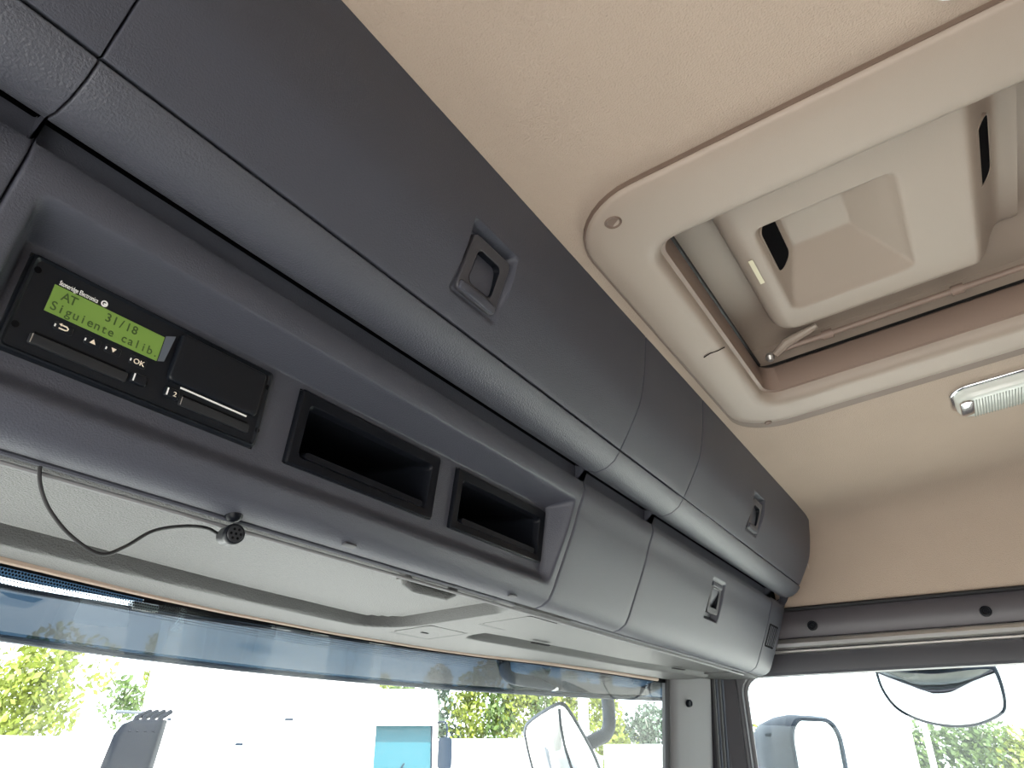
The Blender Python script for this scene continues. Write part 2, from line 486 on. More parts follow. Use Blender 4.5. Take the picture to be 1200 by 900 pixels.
# windscreen
_dx = [0, .2, .31, .48, .716, .95, 1.05]; _yy = [.775, .765, .75, .713, .681, .660, .62]
def yf(x):
    d = min(abs(x - .75), 1.049)
    for i in range(6):
        if d <= _dx[i + 1]: return _yy[i] + (_yy[i + 1] - _yy[i]) * (d - _dx[i]) / (_dx[i + 1] - _dx[i])
def ws(x, z): return yf(x) + .012 + (.155 - z) * .10
xs = [-.20 + 1.915 * k / 46 for k in range(47)]
win1 = obj('window_1', MB().grid([[(x, ws(x, z), z) for x in xs] for z in (.20, .1, 0, -.2, -.4, -.6, -.72)]), M['wsglass'])
struct(win1, 'curved windscreen')
obj('black_border', MB().grid([[(x, ws(x, z) - .002, z) for x in xs] for z in (.19, .155, .1495)]), M['blackm'], win1)
# printed dots fading out below the border
mb = MB()
r0 = .0013
for row in range(6):
    r_ = r0 * (1 - row * .11); z = .1478 - row * .0028
    for k in range(600):
        x = -.19 + k * .0032 + (.0016 if row % 2 else 0)
        y = ws(x, z) - .002
        mb.add([(x + r_ * math.cos(a), y, z + r_ * math.sin(a)) for a in [math.pi / 3 * q for q in range(6)]], [(0, 1, 2, 3, 4, 5)])
dts = obj('border_dots', mb, M['blackm'], win1); dts['kind'] = 'stuff'
# black edge seal at the sides and bottom
for nm, xx in (('side_seal', 1.712), ('side_seal', -.197)):
    obj(nm, MB().tube([(xx, ws(xx, z) - .006, z) for z in (.175, .158, .1, 0, -.2, -.4, -.7)], .006), M['rubber'], win1)
# A pillars
def pillar(name, s):
    def X(v): return v if s > 0 else 1.6 - v - .1
    def sec(z):
        k = (.155 - z) * .1
        pts = [(1.712, .675 + k), (1.722, .652 + k), (1.735, .642 + k), (1.79, .622 + k), (1.828, .603 + k), (1.838, .600 + k), (1.842, .64 + k), (1.90, .72 + k), (1.83, .70 + k), (1.745, .68 + k)]
        return [(X(a), b, z) for a, b in pts]
    t = obj(name, MB().loops([sec(z) for z in (.175, .0, -.3, -.7)]), M['pillar'], sharp=50)
    struct(t)
    if s > 0:
        m = MB().lathe([(.002, .003), (.005, .003), (.006, .005), (.008, .004), (.0085, 0), (.0085, -.003)], 18).xf(frame((1.764, .6335, .108), (.93, -.35, 0), (0, 0, 1)))
        obj('fastener', m, M['black'], t)
    # door seals: two rubber lips with pale edges, then the dark door frame
    for q, (xx, yy, rr_, mm) in enumerate(((1.846, .597, .006, 'rubber'), (1.852, .590, .0028, 'housing'), (1.860, .588, .0065, 'rubber'), (1.866, .580, .003, 'housing'))):
        obj('door_seal', MB().tube([(X(xx), yy + (.155 - z) * .06, z) for z in (.17, .1, 0, -.3, -.7)], rr_, 8), M[mm], t)
    obj('door_post', MB().loops([[(X(a), b, z) for a, b in ((1.87, .584), (1.893, .556), (1.93, .55), (1.94, .66), (1.87, .66))] for z in (.178, -.7)]), M['darkgrey'], t)
    return t
pillar('trim_3', 1); pillar('trim_4', -1)
# dashboard and bulkhead below the windscreen (out of frame, reflects and blocks light like the real one)
db = MB().loops([[(x, y, z) for y, z in ((.30, -.62), (.34, -.52), (.50, -.47), (.85, -.50), (.92, -.75), (.92, -1.6), (.42, -1.6), (.36, -.9))] for x in (XL, XR)])
struct(obj('trim_5', db, M['darkgrey'], bevel=.01), 'dark dashboard below the windscreen')

# ================================================================== OVERHEAD CABINETS (upper row)
PF = Prof([(.286, .545), (.2925, .515), (.296, .490), (.3005, .455), (.310, .414), (.3255, .383), (.3435, .3525)], (1, .6))
PL = Prof([(.3446, .3508), (.3515, .3412), (.3615, .3335), (.3735, .3297), (.387, .3292), (.3935, .3335)], (.6, 1))
def latch(parent, prof, t, xc, flip=1):
    p, n, tg = prof.at(t)
    up = -tg * flip; fr = frame((xc, p.y, p.z), (flip, 0, 0) if flip > 0 else (-1, 0, 0), up)
    # local z must point out of the panel (towards the cab)
    if (fr.to_3x3() @ Vector((0, 0, 1))).dot(n) > 0: raise RuntimeError('latch frame')
    fr = fr @ Matrix.Translation((0, 0, -.0045)) @ Matrix.Rotation(math.radians(-4 * flip), 4, 'X')
    ob = MB().ring(rr(.060, .058, .006), rr(.037, .034, .006, 6, 0, .001), -.010, .0015).xf(fr)
    la = obj('latch', ob, M['darkgrey'], parent, bevel=.0012)
    cup = MB().loops([[(x, y, z) for x, y in o] for o, z in ((rr(.037, .034, .006, 6, 0, .001), .0012), (rr(.035, .032, .006, 6, 0, .001), -.008), (rr(.031, .025, .006, 6, 0, -.001), -.0165))], False, True).xf(fr)
    obj('finger_cup', cup, M['black'], la)
    pd = MB().prism(rr(.029, .018, .004, 5, -.002, -.0065), -.013, -.0055, .0015)
    pd.xf(fr @ Matrix.Translation((0, -.001, 0)))
    obj('paddle', pd, M['darkgrey'], la)
    lipb = MB().prism(rr(.056, .009, .003, 4, 0, -.0235), 0, .004, .0015).xf(fr)
    obj('pull_lip', lipb, M['grey'], la)
    return la
def latch_relief(prof, t, xc, flip=1):
    p0, n0, tg0 = prof.at(t)
    def rel(x, tt, q, p, n):
        u = x - xc; v = -(tt - t) * prof.len * flip
        if abs(u) > .05 or abs(v) > .06: return q
        m = (1 - sstep(.0315, .0375, abs(u))) * (1 - sstep(.031, .034, -v)) * (1 - sstep(.037, .043, v))
        d = .0035 + .010 * sstep(-.03, .04, v)
        return q + n * (m * d)
    return rel
def upper(x0, x1, label, lt=None, rx1=None):
    e = thing('overhead_cabinet', ((x0 + x1) / 2, .345, .35), label, 'cabinet')
    g = .0007
    kw = {}
    if lt is not None:
        tt = PF.t_of_z(.401)
        kw = dict(relief=latch_relief(PF, tt, lt), xfine=[(lt - .045, lt + .045, .0025)], tfine=[(max(0, tt - .05 / PF.len), tt + .05 / PF.len, .0025 / PF.len)])
    rx = rx1 or .0012
    obj('flap_door', panel(PF, x0 + g, x1 - (0 if rx1 else g), rx0=.0012, rx1=rx, skirt=.03 if not rx1 else .006, tr0=.001, tr1=.0012, **kw), M['grey'], e, sharp=50)
    obj('lower_lip', panel(PL, x0 + g, x1 - (.004 if rx1 else g), rx0=.0012, rx1=rx * .7, skirt=.02 if not rx1 else .006, tr0=.0012, tr1=.001), M['grey_lip'], e, sharp=50)
    if lt is not None: latch(e, PF, tt, lt)
    return e
upper(-.28, .1036, 'dark grey overhead cabinet end, top left corner, cut off by the frame')
upper(.1036, .80, 'widest dark grey upper overhead cabinet, above the tachograph and pockets', .449)
upper(.80, 1.03, 'narrow blank upper overhead cabinet without a latch')
upper(1.03, 1.835, 'upper overhead cabinet with latch beside the door-side headliner', 1.358, rx1=.055)
# matte black boxes painting in the shadow of the gap between the rows
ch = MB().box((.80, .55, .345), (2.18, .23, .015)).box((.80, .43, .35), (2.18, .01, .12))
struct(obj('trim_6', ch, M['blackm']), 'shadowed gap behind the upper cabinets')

# ================================================================== LOWER ROW
PW = Prof([(.412, .3205), (.3975, .3175), (.399, .305), (.407, .286), (.417, .258), (.434, .219), (.4440, .1965), (.4500, .1832), (.4560, .1738), (.4640, .1680), (.4780, .1645)], (1, .5))
def face_y(z):
    p = PW.at(PW.t_of_z(z))[0]; return p.y
a = thing('overhead_cabinet', (-.09, .45, .17), 'blank lower overhead cabinet at the far left edge beside the tachograph console', 'cabinet')
obj('flap_door', panel(PW, -.28, .1036), M['grey'], a, sharp=50)

FL0 = (.453, .214); FLS = -.1406
def floor_y(z): return FL0[0] + FLS * (z - FL0[1])
SLOTS = ((.1372, .3272), (.3580, .5508), (.5808, .7695))
SZ0, SZ1 = .2135, .2785
tz = {}
for k in range(2001):
    z = PW.at(k / 2000)[0].z; tz.setdefault(round(z, 4), k / 2000)
def t_at(z):
    lo, hi = .12, 1.0
    for _ in range(40):
        md = (lo + hi) / 2
        if PW.at(md)[0].z > z: lo = md
        else: hi = md
    return lo
def console_relief(x, t, q, p, n):
    if t < .1: return q
    m = sstep(.117, .134, x) * (1 - sstep(.7725, .787, x)) * sstep(.187, .204, p.z) * (1 - sstep(.2835, .2945, p.z))
    # a softly rolled rim
    y = q.y + m * (floor_y(p.z) - q.y)
    return Vector((q.x, y, q.z))
T0, T1 = t_at(SZ1), t_at(SZ0)
con = thing('overhead_console', (.45, .45, .17), 'dark grey centre console with a long recess holding the tachograph and two pockets', 'console')
def chole2(x, t): return T0 < t < T1 and any(a_ < x < b_ for a_, b_ in SLOTS)
obj('fascia', panel(PW, .1048, .7988, relief=console_relief, hole=chole2,
    xfine=[(.112, .136, .002), (.770, .790, .0015)], xext=tuple(v for s_ in SLOTS for v in s_),
    tfine=[(t_at(.297), t_at(.282), .0008 / PW.len * 1.0), (t_at(.207), t_at(.184), .0018 / PW.len)], text_=(T0, T1)), M['grey'], con, sharp=70)
RUP = Vector((0, -.1392, .9903)); ROUT = Vector((0, -.9903, -.1392))
def RF(x, up, out=0.0):
    """frame on the recess floor; up is measured from the point y=.443, z=.283 along the floor"""
    o = Vector((x, .443, .283)) + RUP * up + ROUT * out
    return frame(o, (1, 0, 0), RUP)
# little clips along the bottom edge
clip0 = None
for cx_ in (.455, .728):
    p, n, tg = PW.at(.93)
    if clip0 is None:
        clip0 = obj('clip_notch', MB().prism(rr(.016, .006, .0025), 0, .0012, .0006).xf(frame((cx_, p.y, p.z), (1, 0, 0), -tg)), M['darkgrey'], con)
        cx0 = cx_; base = worldloc(clip0) - Vector((0, 0, Z0))
    else:
        dup(clip0, base + Vector((cx_ - cx0, 0, 0)), con)

b2 = thing('overhead_cabinet', (.915, .45, .17), 'narrow blank lower overhead cabinet right of the pockets', 'cabinet')
obj('flap_door', panel(PW, .8012, 1.0285), M['grey'], b2, sharp=50)
b3 = thing('overhead_cabinet', (1.38, .45, .17), 'wide lower overhead cabinet with a latch beside the door', 'cabinet')
tl_ = t_at(.262)
obj('flap_door', panel(PW, 1.0312, 1.7235, relief=latch_relief(PW, tl_, 1.366, -1), xfine=[(1.32, 1.412, .0025)], tfine=[(tl_ - .05 / PW.len, tl_ + .05 / PW.len, .0025 / PW.len)]), M['grey'], b3, sharp=50)
latch(b3, PW, tl_, 1.366, -1)
# rounded end cap with a ventilation grille
ec = thing('overhead_cabinet_end_cap', (1.8, .45, .2), 'rounded grey end cap with a small slotted vent beside the door rail', 'end cap')
obj('cap_shell', panel(PW, 1.7262, 1.872, rx1=.04, skirt=.008), M['grey'], ec, sharp=50)
tv = t_at(.243); p, n, tg = PW.at(tv)
fv = frame((1.775, p.y, p.z), (1, 0, 0), -tg)
gr = obj('vent_grille', MB().prism(rr(.070, .052, .006), -.003, .0008).xf(fv), M['blackm'], ec)
sl = None
for k in range(5):
    mm = MB().box((-.026 + k * .013, 0, .0010), (.0052, .044, .0012)).xf(fv)
    obj('slat', mm, M['grey'], gr)

# ------------------------------------------------------------------ storage pockets
def pocket(xc, w, label):
    e = thing('storage_pocket', (xc, .46, .215), label, 'pocket', None)
    upc = -.0380
    f = RF(xc, upc)
    bz = MB().loops([[(x, y, z) for x, y in o] for o, z in (
        (rr(w, .066, .002), -.004), (rr(w, .066, .002), .003), (rr(w - .003, .063, .002), .0045), (rr(w - .022, .047, .004, 6, 0, -.001), .0035), (rr(w - .024, .044, .006, 6, 0, -.001), .001), (rr(w - .026, .042, .006, 6, 0, -.001), -.006))], False, False).xf(f)
    obj('bezel', bz, M['black'], e, sharp=25)
    inn = MB().loops([[(x, y, z) for x, y in o] for o, z in (
        (rr(w - .026, .042, .006, 6, 0, -.001), -.005), (rr(w - .030, .040, .008, 6, 0, -.001), -.06), (rr(w - .034, .038, .01, 6, 0, -.001), -.115))], False, True).xf(f)
    obj('inner_tray', inn, M['black'], e)
    lipm = MB().loops([[(x, y, z) for x, y in o] for o, z in ((rr(w - .036, .006, .0028, 6, 0, -.021), -.004), (rr(w - .036, .006, .0028, 6, 0, -.021), .004))]).xf(f)
    obj('front_lip', lipm, M['black'], e)
    return e
pocket(.4544, .1915, 'long empty black storage pocket between the tachograph and the other pocket')
pocket(.6752, .1880, 'empty black storage pocket farthest right in the console recess')

# ------------------------------------------------------------------ tachograph
ta = thing('tachograph', (.232, .45, .215), 'black digital tachograph with green display in the console recess', 'tachograph')
UC = -.0375
f = RF(.2322, UC)
obj('body', MB().loops([[(x, y, z) for x, y in o] for o, z in ((rr(.189, .0645, .003), -.06), (rr(.189, .0645, .003), .003), (rr(.1875, .063, .003), .0045), (rr(.185, .061, .003), .005), (rr(.181, .058, .003), .0035))]).xf(f), M['panel'], ta, sharp=30)
def R(x, up, out=.0): return RF(x, up, out)
FO = .0036      # face plane
# side screws
for x, u in ((.1430, -.0155), (.1436, -.0532), (.3233, -.0191), (.3245, -.0554)):
    obj('screw_hole', MB().lathe([(.0022, .0010), (.0015, .0004), (.0003, .0002)], 12).xf(R(x, u, FO)), M['blackm'], ta)
# raised printer drawer on the right, with paper edge
dr = obj('printer_drawer', MB().prism(rr(.076, .0365, .003, 5), 0, .0045, .0015).xf(R(.2800, -.0290, FO)), M['panel'], ta)
obj('drawer_edge', MB().box((0, 0, 0), (.0006, .028, .0006)).xf(R(.3175, -.030, FO + .004)), M['slotg'], dr)
obj('paper_edge', MB().box((0, 0, 0), (.0575, .0011, .001)).xf(R(.2822, -.0490, FO + .002)), M['white'], dr)
# display with bezel
dp = obj('display', MB().box((0, 0, 0), (.0765, .0185, .0012)).xf(R(.1932, -.0282, FO + .0002)), M['lcd'], ta)
obj('display_side_bevel', MB().add([Vector((.0388, .0105, .0001)), Vector((.0445, .0125, .0028)), Vector((.0420, -.0085, .0028)), Vector((.0388, -.0092, .0001))], [(0, 1, 2, 3)]).xf(R(.1932, -.0282, FO + .0006)), M['housing'], dp)
FN = R(.1565, -.0268, FO + .0010)
mono(' AT    31/18', .0084, .00468, FN, M['lcdt'], dp, 'display_text')
mono('Siguiente calib.', .0084, .00468, FN @ Matrix.Translation((0, -.0085, 0)), M['lcdt'], dp, 'display_text')
bt = text('Stoneridge Electronics', .0046, R(.1570, -.0178, FO + .0002), M['white'], ta, 'brand_lettering', .60)
lg = obj('round_emblem', MB().loops([[(r_ * math.cos(k * math.pi / 12), r_ * math.sin(k * math.pi / 12), z) for k in range(24)] for r_, z in ((.0022, 0), (.0022, .0004), (.0014, .0004), (.0014, 0))], False, False).add([(-.0002, -.0016, .0003), (.0016, -.0004, .0003), (.0012, .0006, .0003), (-.0006, .0002, .0003)], [(0, 1, 2, 3)]).xf(R(.1862, -.0160, FO + .0002)), M['white'], ta)
# keys with printed symbols
def key(x, up, w, h, kind):
    k = obj('key', MB().prism(rr(w, h, .0012), 0, .0012, .0005).xf(R(x, up, FO - .0004)), M['panel'], ta)
    fr_ = R(x, up, FO + .0010)
    if kind == 'back':
        s_ = MB().tube([(-.0028, -.0012, 0), (.0012, -.0012, 0), (.0024, -.0006, 0), (.0026, .0004, 0), (.0014, .0013, 0), (-.0022, .0013, 0)], .00045, 6).add([(-.0036, .0013, .0003), (-.0018, .0024, .0003), (-.0018, .0002, .0003)], [(0, 1, 2)])
    elif kind == 'up': s_ = MB().add([(-.0020, -.0014, .0002), (.0020, -.0014, .0002), (0, .0018, .0002)], [(0, 1, 2)])
    elif kind == 'down': s_ = MB().add([(-.0018, .0014, .0002), (.0018, .0014, .0002), (0, -.0016, .0002)], [(0, 1, 2)])
    else: s_ = None
    if s_: obj('symbol', s_.xf(fr_), M['gold'], k)
    if kind == 'ok': text('OK', .0050, fr_ @ Matrix.Translation((-.0035, -.0018, 0)), M['gold'], k, 'symbol', 1.1)
    obj('tick_mark', MB().box((-w / 2 + .0006, -.0004, .0001), (.0009, .0018, .0003)).xf(fr_), M['white'], k)
key(.1690, -.0433, .012, .0055, 'back'); key(.1879, -.0438, .011, .0055, 'up'); key(.2017, -.0435, .011, .0055, 'down'); key(.2197, -.0438, .012, .0065, 'ok')
def card_slot(x0, x1, up):
    s_ = obj('card_slot', MB().prism(rr(x1 - x0, .0068, .0012), 0, .0018, .0006).xf(R((x0 + x1) / 2, up, FO - .0002)), M['slotg'], ta)
    obj('slot_gap', MB().box((0, 0, 0), (x1 - x0 - .004, .0011, .0006)).xf(R((x0 + x1) / 2, up + .0044, FO + .0004)), M['blackm'], s_)
    obj('slot_end', MB().box((0, 0, 0), (.0005, .0058, .0004)).xf(R(x0 + .0012, up, FO + .0017)), M['silver'], s_)
card_slot(.1530, .2160, -.0575); card_slot(.2560, .3165, -.0575)
for x, ch_ in ((.2238, None), (.2490, '2')):
    k = obj('eject_button', MB().prism(rr(.011, .0072, .0014), 0, .0028, .001).xf(R(x, -.0553, FO - .0002)), M['panel'], ta)
    obj('white_bar', MB().box((-.0042, 0, 0), (.0009, .0052, .0004)).xf(R(x, -.0553, FO + .0028)), M['white'], k)
    if ch_: text(ch_, .0048, R(x + .0002, -.0570, FO + .0027), M['gold'], k, 'digit', 1.2)

# ================================================================== SHELF UNDER THE LOWER ROW
def z_base(y): return .1625 - .034 * (y - .475)
FR1 = ((-.3, .60), (.1, .645), (.261, .669), (.362, .678), (.518, .693), (.69, .705), (.9, .71), (1.2, .67))
def lerp_tab(tab, x):
    for i in range(len(tab) - 1):
        if x <= tab[i + 1][0]:
            k = (x - tab[i][0]) / (tab[i + 1][0] - tab[i][0]); return tab[i][1] + (tab[i + 1][1] - tab[i][1]) * max(0, k)
    return tab[-1][1]
FR2 = ((.8, .66), (.911, .662), (1.11, .645), (1.45, .617), (1.62, .59), (1.8, .56))
def corner_d(dx, dy, r):
    """distance inside a rounded corner; dx, dy positive inside"""
    if dx < r and dy < r: return r - math.hypot(r - dx, r - dy)
    return min(dx, dy)
def d1(x, y): return corner_d(.785 - x - max(0, (.52 - y)) * .7, lerp_tab(FR1, x) + .006 - y, .075)
def d2(x, y):
    front = lerp_tab(FR2, x) + .004 - y
    return min(corner_d(x - .893, front, .03), corner_d(x - .893, y - .447, .05), 1.80 - x)
def plate(x, y, x0, x1, y0, y1): return min(x - x0, x1 - x, y - y0, y1 - y)
def shelf_z(x, y):
    z = z_base(y)
    z += .020 * sstep(0, .014, d1(x, y)) + .016 * sstep(0, .013, d2(x, y))
    for b_ in ((.826, .912, .499, .583), (.792, .880, .637, .712)):
        z += .0016 * sstep(0, .002, plate(x, y, *b_))
    return z
sh = thing('overhead_shelf_underside', (.75, .6, .155), 'pale grey moulded underside of the overhead shelf above the windscreen', 'shelf underside')
xs = sorted(set([round(-.28 + .012 * k, 4) for k in range(170)] + [round(.70 + .003 * k, 4) for k in range(80)]))
xs = [x for x in xs if x <= 1.745]
us = [k / 60 for k in range(61)]
rows = []
Y0 = .4785
for u in us:
    row = []
    for x in xs:
        y1 = yf(min(1.70, max(-.2, x))) - .004 - max(0, x - 1.70) * 1.0
        y = Y0 + (y1 - Y0) * u
        row.append((x, y, shelf_z(x, y)))
    rows.append(row)
lastr = rows[-1]
for dy, dz in ((.003, .001), (.006, .004), (.008, .010), (.008, .030)):
    rows.append([(x, y + dy, z + dz) for x, y, z in lastr])
rows.insert(0, [(x, y, z + .03) for x, y, z in rows[0]])
obj('moulded_shell', MB().grid(rows), M['shelf'], sh, sharp=60)
# bright seam bead that follows the joint with the row above
obj('shell_end', MB().box((1.80, .585, .171), (.17, .20, .012)), M['shelf'], sh)
obj('seam_bead', MB().tube([(-.28, .4862, .1598), (1.725, .4862, .1598)], .0018, 8), M['pillar'], sh)
obj('seam_bead', MB().tube([(-.28, .4808, .1643), (1.725, .4808, .1643)], .0019, 8), M['grey'], sh)
obj('header_trim', MB().tube([(x, yf(x) + .002, .1545) for x in [-.19 + .05 * k for k in range(38)]], .0042, 8), M['tan'], sh)
for b_ in ((.826, .912, .499, .583), (.792, .880, .637, .712)):
    cx_, cy_ = (b_[0] + b_[1]) / 2, (b_[2] + b_[3]) / 2
    pz = z_base(cy_)
    mm = MB().prism(rr(b_[1] - b_[0] - .006, b_[3] - b_[2] - .006, .008), .0025, .0002).xf(frame((cx_, cy_, pz), (1, 0, 0), (0, 1, -.034)))
    bp_ = obj('blanking_plate', mm, M['shelf'], sh)
    if b_[0] < .8:
        obj('slot', MB().box((cx_ - .004, cy_ + .006, pz - .0002), (.014, .004, .001)), M['blackm'], bp_)
# left flap (recessed panel) and its bar handle
def flap_mesh(dfun, x0, x1, y0, yend, lift, inset, step=.012):
    xs_ = [x0 + (x1 - x0) * k / int((x1 - x0) / step) for k in range(int((x1 - x0) / step) + 1)]
    rows_ = []
    for k in range(31):
        rows_.append([])
        for x in xs_:
            y = y0 + (yend(x) - y0) * k / 30
            d = dfun(x, y) - inset
            z = z_base(y) + lift + .006 * (1 - sstep(0, .006, d)) + .024 * (1 - sstep(.0, .024, y - y0))
            rows_[-1].append((x, y, z))
    def sk(i, j):
        x = (rows_[i][j][0] + rows_[i][j + 1][0]) / 2; y = (rows_[i][j][1] + rows_[i + 1][j][1]) / 2
        return dfun(x, y) < inset - .004
    return MB().grid(rows_, sk)
fl = thing('overhead_flap', (.3, .6, .17), 'large pale grey flap with a bar handle under the shelf, behind the microphone cable', 'flap')
obj('flap_panel', flap_mesh(d1, -.27, .78, .487, lambda x: lerp_tab(FR1, x) + .004, .0090, .017), M['shelf'], fl, sharp=60)
hz = z_base(.5) + .006
obj('bar_handle', MB().tube([(.584, .511, hz + .008), (.588, .509, hz - .003), (.598, .508, hz - .0075), (.652, .506, hz - .0075), (.662, .505, hz - .003), (.666, .504, hz + .008)], [.0065, .0065, .006, .006, .0065, .0065], 12), M['shelf'], fl)
obj('handle_well', MB().prism(rr(.062, .007, .003), .004, -.0006, .0005).xf(frame((.618, .521, hz + .0010), (1, -.03, 0), (0, 1, 0))), M['shelf'], fl)
f2 = thing('overhead_flap', (1.3, .56, .17), 'smaller pale grey flap under the shelf toward the door pillar', 'flap')
obj('flap_panel', flap_mesh(d2, .90, 1.76, .486, lambda x: lerp_tab(FR2, x) + .002, .0075, .015), M['shelf'], f2, sharp=60)
obj('finger_notch', MB().prism(rr(.05, .008, .0035), 0, -.0012, .0005).xf(frame((1.06, .622, z_base(.622) + .0045), (1, -.07, 0), (0, 1, 0))), M['blackm'], f2)
obj('finger_notch', MB().prism(rr(.05, .008, .0035), 0, -.0012, .0005).xf(frame((1.56, .575, z_base(.575) + .0045), (1, -.17, 0), (0, 1, 0))), M['blackm'], f2)

# ------------------------------------------------------------------ microphone
mi = thing('microphone', (.333, .478, .16), 'small black microphone on a swivel clip at the console edge, cable looping left', 'microphone')
obj('mount_plate', MB().box((.353, .472, .1765), (.030, .010, .0022)), M['black'], mi, bevel=.0006)
ball = MB().lathe([(.0005, .0075), (.004, .0068), (.0066, .004), (.0075, 0), (.0068, -.004), (.0045, -.0066), (.001, -.0075)], 18).xf(Matrix.Translation((.3375, .474, .1685)))
obj('swivel_ball', ball, M['black'], mi)
ax = Vector((-.25, -.95, -.1)).normalized()
fm = frame((.339, .479, .1525), ax.cross(Vector((0, 0, 1))), Vector((0, 0, 1)))
fm = frame((.341, .476, .1520), Vector((0, 0, 1)).cross(ax), ax.cross(Vector((0, 0, 1)).cross(ax)))
obj('capsule_body', MB().lathe([(.0035, -.020), (.006, -.018), (.0072, -.012), (.0072, -.002), (.0082, 0), (.0082, .0045), (.0072, .006)], 20).xf(fm), M['black'], mi)
gm = obj('grille', MB().lathe([(.0070, .0055), (.0060, .0066), (.0001, .0070)], 20).xf(fm), M['slotg'], mi)
for k in range(7):
    a_ = k * math.pi / 3; rr2 = .0038 if k < 6 else 0
    obj('grille_hole', MB().lathe([(.0011, .0071), (.0002, .0073)], 8).xf(fm @ Matrix.Translation((rr2 * math.cos(a_), rr2 * math.sin(a_), 0))), M['blackm'], gm)
cab = [(.196, .481, .1655), (.1965, .481, .159), (.2005, .480, .148), (.2095, .48, .1365), (.226, .48, .1245), (.247, .48, .1175), (.262, .48, .1255), (.279, .48, .1405), (.301, .480, .1495), (.321, .482, .1535), (.334, .486, .1530)]
obj('cable', MB().tube(catmull(cab, 6), .0013, 8), M['rubber'], mi)

# ================================================================== ROOF HATCH
# local frame: x across, y along the tilted ceiling, z up; origin on the ceiling plane at y=-.11
HXc, HYc = .8475, -.11
_ty = Vector((0, 1, -.087)).normalized()
HFm = frame((HXc, HYc, CZ(HYc)), (1, 0, 0), _ty)
ha = thing('roof_hatch', (HXc, HYc, CZ(HYc)), 'large beige rounded roof hatch frame with inner cover in the ceiling', 'roof hatch')
def hl(w0, w1, l0, l1, r, z, n=10):
    """loop from x/y limits in cab coordinates"""
    return [(x, y, z) for x, y in rr(w1 - w0, l1 - l0, r, n, (w0 + w1) / 2 - HXc, (l0 + l1) / 2 - HYc)]
L = [hl(.520, 1.176, -.50, .277, .085, .008), hl(.520, 1.176, -.50, .277, .085, -.001), hl(.5215, 1.1745, -.499, .2755, .084, -.0045), hl(.525, 1.171, -.495, .272, .081, -.0065),
     hl(.545, 1.155, -.475, .255, .068, -.0075), hl(.60, 1.118, -.43, .228, .045, -.0065), hl(.614, 1.108, -.42, .220, .038, -.0045), hl(.622, 1.103, -.413, .2145, .034, .000), hl(.626, 1.100, -.41, .212, .032, .006), hl(.627, 1.0985, -.408, .211, .031, .012)]
obj('frame', MB().loops(L, False, False).xf(HFm), M['hatch'], ha, sharp=60)
obj('frame_brown_ring', MB().loops([hl(.5185, 1.206, -.506, .2795, .088, .004), hl(.5188, 1.205, -.5055, .2792, .0875, -.0012), hl(.5205, 1.1755, -.4995, .2765, .085, -.0012)], False, False).xf(HFm), M['gasket'], ha)  # flat brown ring round the frame, made wider along the right side
# inner reveal (brown) : rises and opens to the tray around the cover
L = [hl(.6265, 1.0988, -.4085, .2115, .031, .011), hl(.632, 1.094, -.403, .206, .028, .0125), hl(.633, 1.093, -.402, .205, .027, .020), hl(.634, 1.091, -.401, .204, .026, .052), hl(.631, 1.096, -.404, .207, .026, .057), hl(.60, 1.125, -.43, .228, .03, .058)]
obj('inner_reveal', MB().loops(L, False, False).xf(HFm), M['hatchb'], ha, sharp=50)
obj('rubber_seal', MB().loops([hl(.618, 1.108, -.415, .2175, .03, .0585), hl(.614, 1.112, -.419, .2215, .034, .064), hl(.612, 1.114, -.421, .2235, .036, .072)], False, False).xf(HFm), M['rubber'], ha)
L = [hl(.612, 1.114, -.421, .2235, .036, .071), hl(.612, 1.114, -.421, .2235, .036, .105), hl(.64, 1.09, -.40, .200, .03, .112), hl(.67, 1.06, -.37, .178, .03, .112), hl(.72, 1.02, -.33, .12, .03, .135)]
obj('outer_tray', MB().loops(L, False, True).xf(HFm), M['hatch'], ha, sharp=50)
obj('rubber_seal', MB().tube([HFm @ Vector((x - HXc, .208 - HYc, .070)) for x in (.60, .8, 1.0, 1.098)], .0045, 8), M['rubber'], ha)
# joints across the frame
def joint(pts): obj('frame_joint', MB().tube([HFm @ Vector((x - HXc, y - HYc, z)) for x, y, z in pts], .0009, 6), M['blackm'], ha)
joint([(.882, .243, -.0078), (.879, .238, -.0080), (.878, .232, -.0072), (.881, .222, -.0056), (.886, .213, -.0012)])
for x, y, r_ in ((.553, .228, .0085), (1.160, .227, .0055), (.553, -.44, .0085), (1.160, -.44, .0055)):
    m_ = MB().lathe([(r_ * 1.12, .0), (r_, -.0014), (r_ * .82, -.0006), (r_ * .7, .0006), (.0005, .0006)][::1], 20)
    m_.xf(HFm @ Matrix.Translation((x - HXc, y - HYc, -.0074)))
    obj('screw_cap', m_, M['gasket'], ha)
# cover with the scooped handle recess, a height field hanging below the tray
SC_X0, SC_X1, SC_Y0, SC_Y1 = .747, .966, -.052, .121
CB = .063
def cover_z(x, y):
    e = min(x - .655, 1.034 - x, .158 - y)
    # rounded corners towards the front
    e = min(e, corner_d(1.034 - x, .158 - y, .040), corner_d(x - .655, .158 - y, .04))
    z = CB + (.030 - math.sqrt(max(0, .030 ** 2 - (.030 - min(.030, max(0, e))) ** 2)))
    z += .052 * sstep(-.120, -.167, y)
    u = corner_d(min(x - SC_X0, SC_X1 - x), min(y - SC_Y0, SC_Y1 - y), .02)
    if u > 0:
        la = min(1, (SC_Y1 - y) / .035); rb = min(1, (y - SC_Y0) / .062); bb = min(1, (SC_X1 - x) / .095); tb = sstep(0, .02, x - SC_X0)
        d = min(la, rb, bb, tb)
        d = d - .06 * math.exp(-((rb - bb) / .15) ** 2) * (1 if d < 1 else 0) * 0
        z += .044 * d * sstep(0, .010, u)
    return z
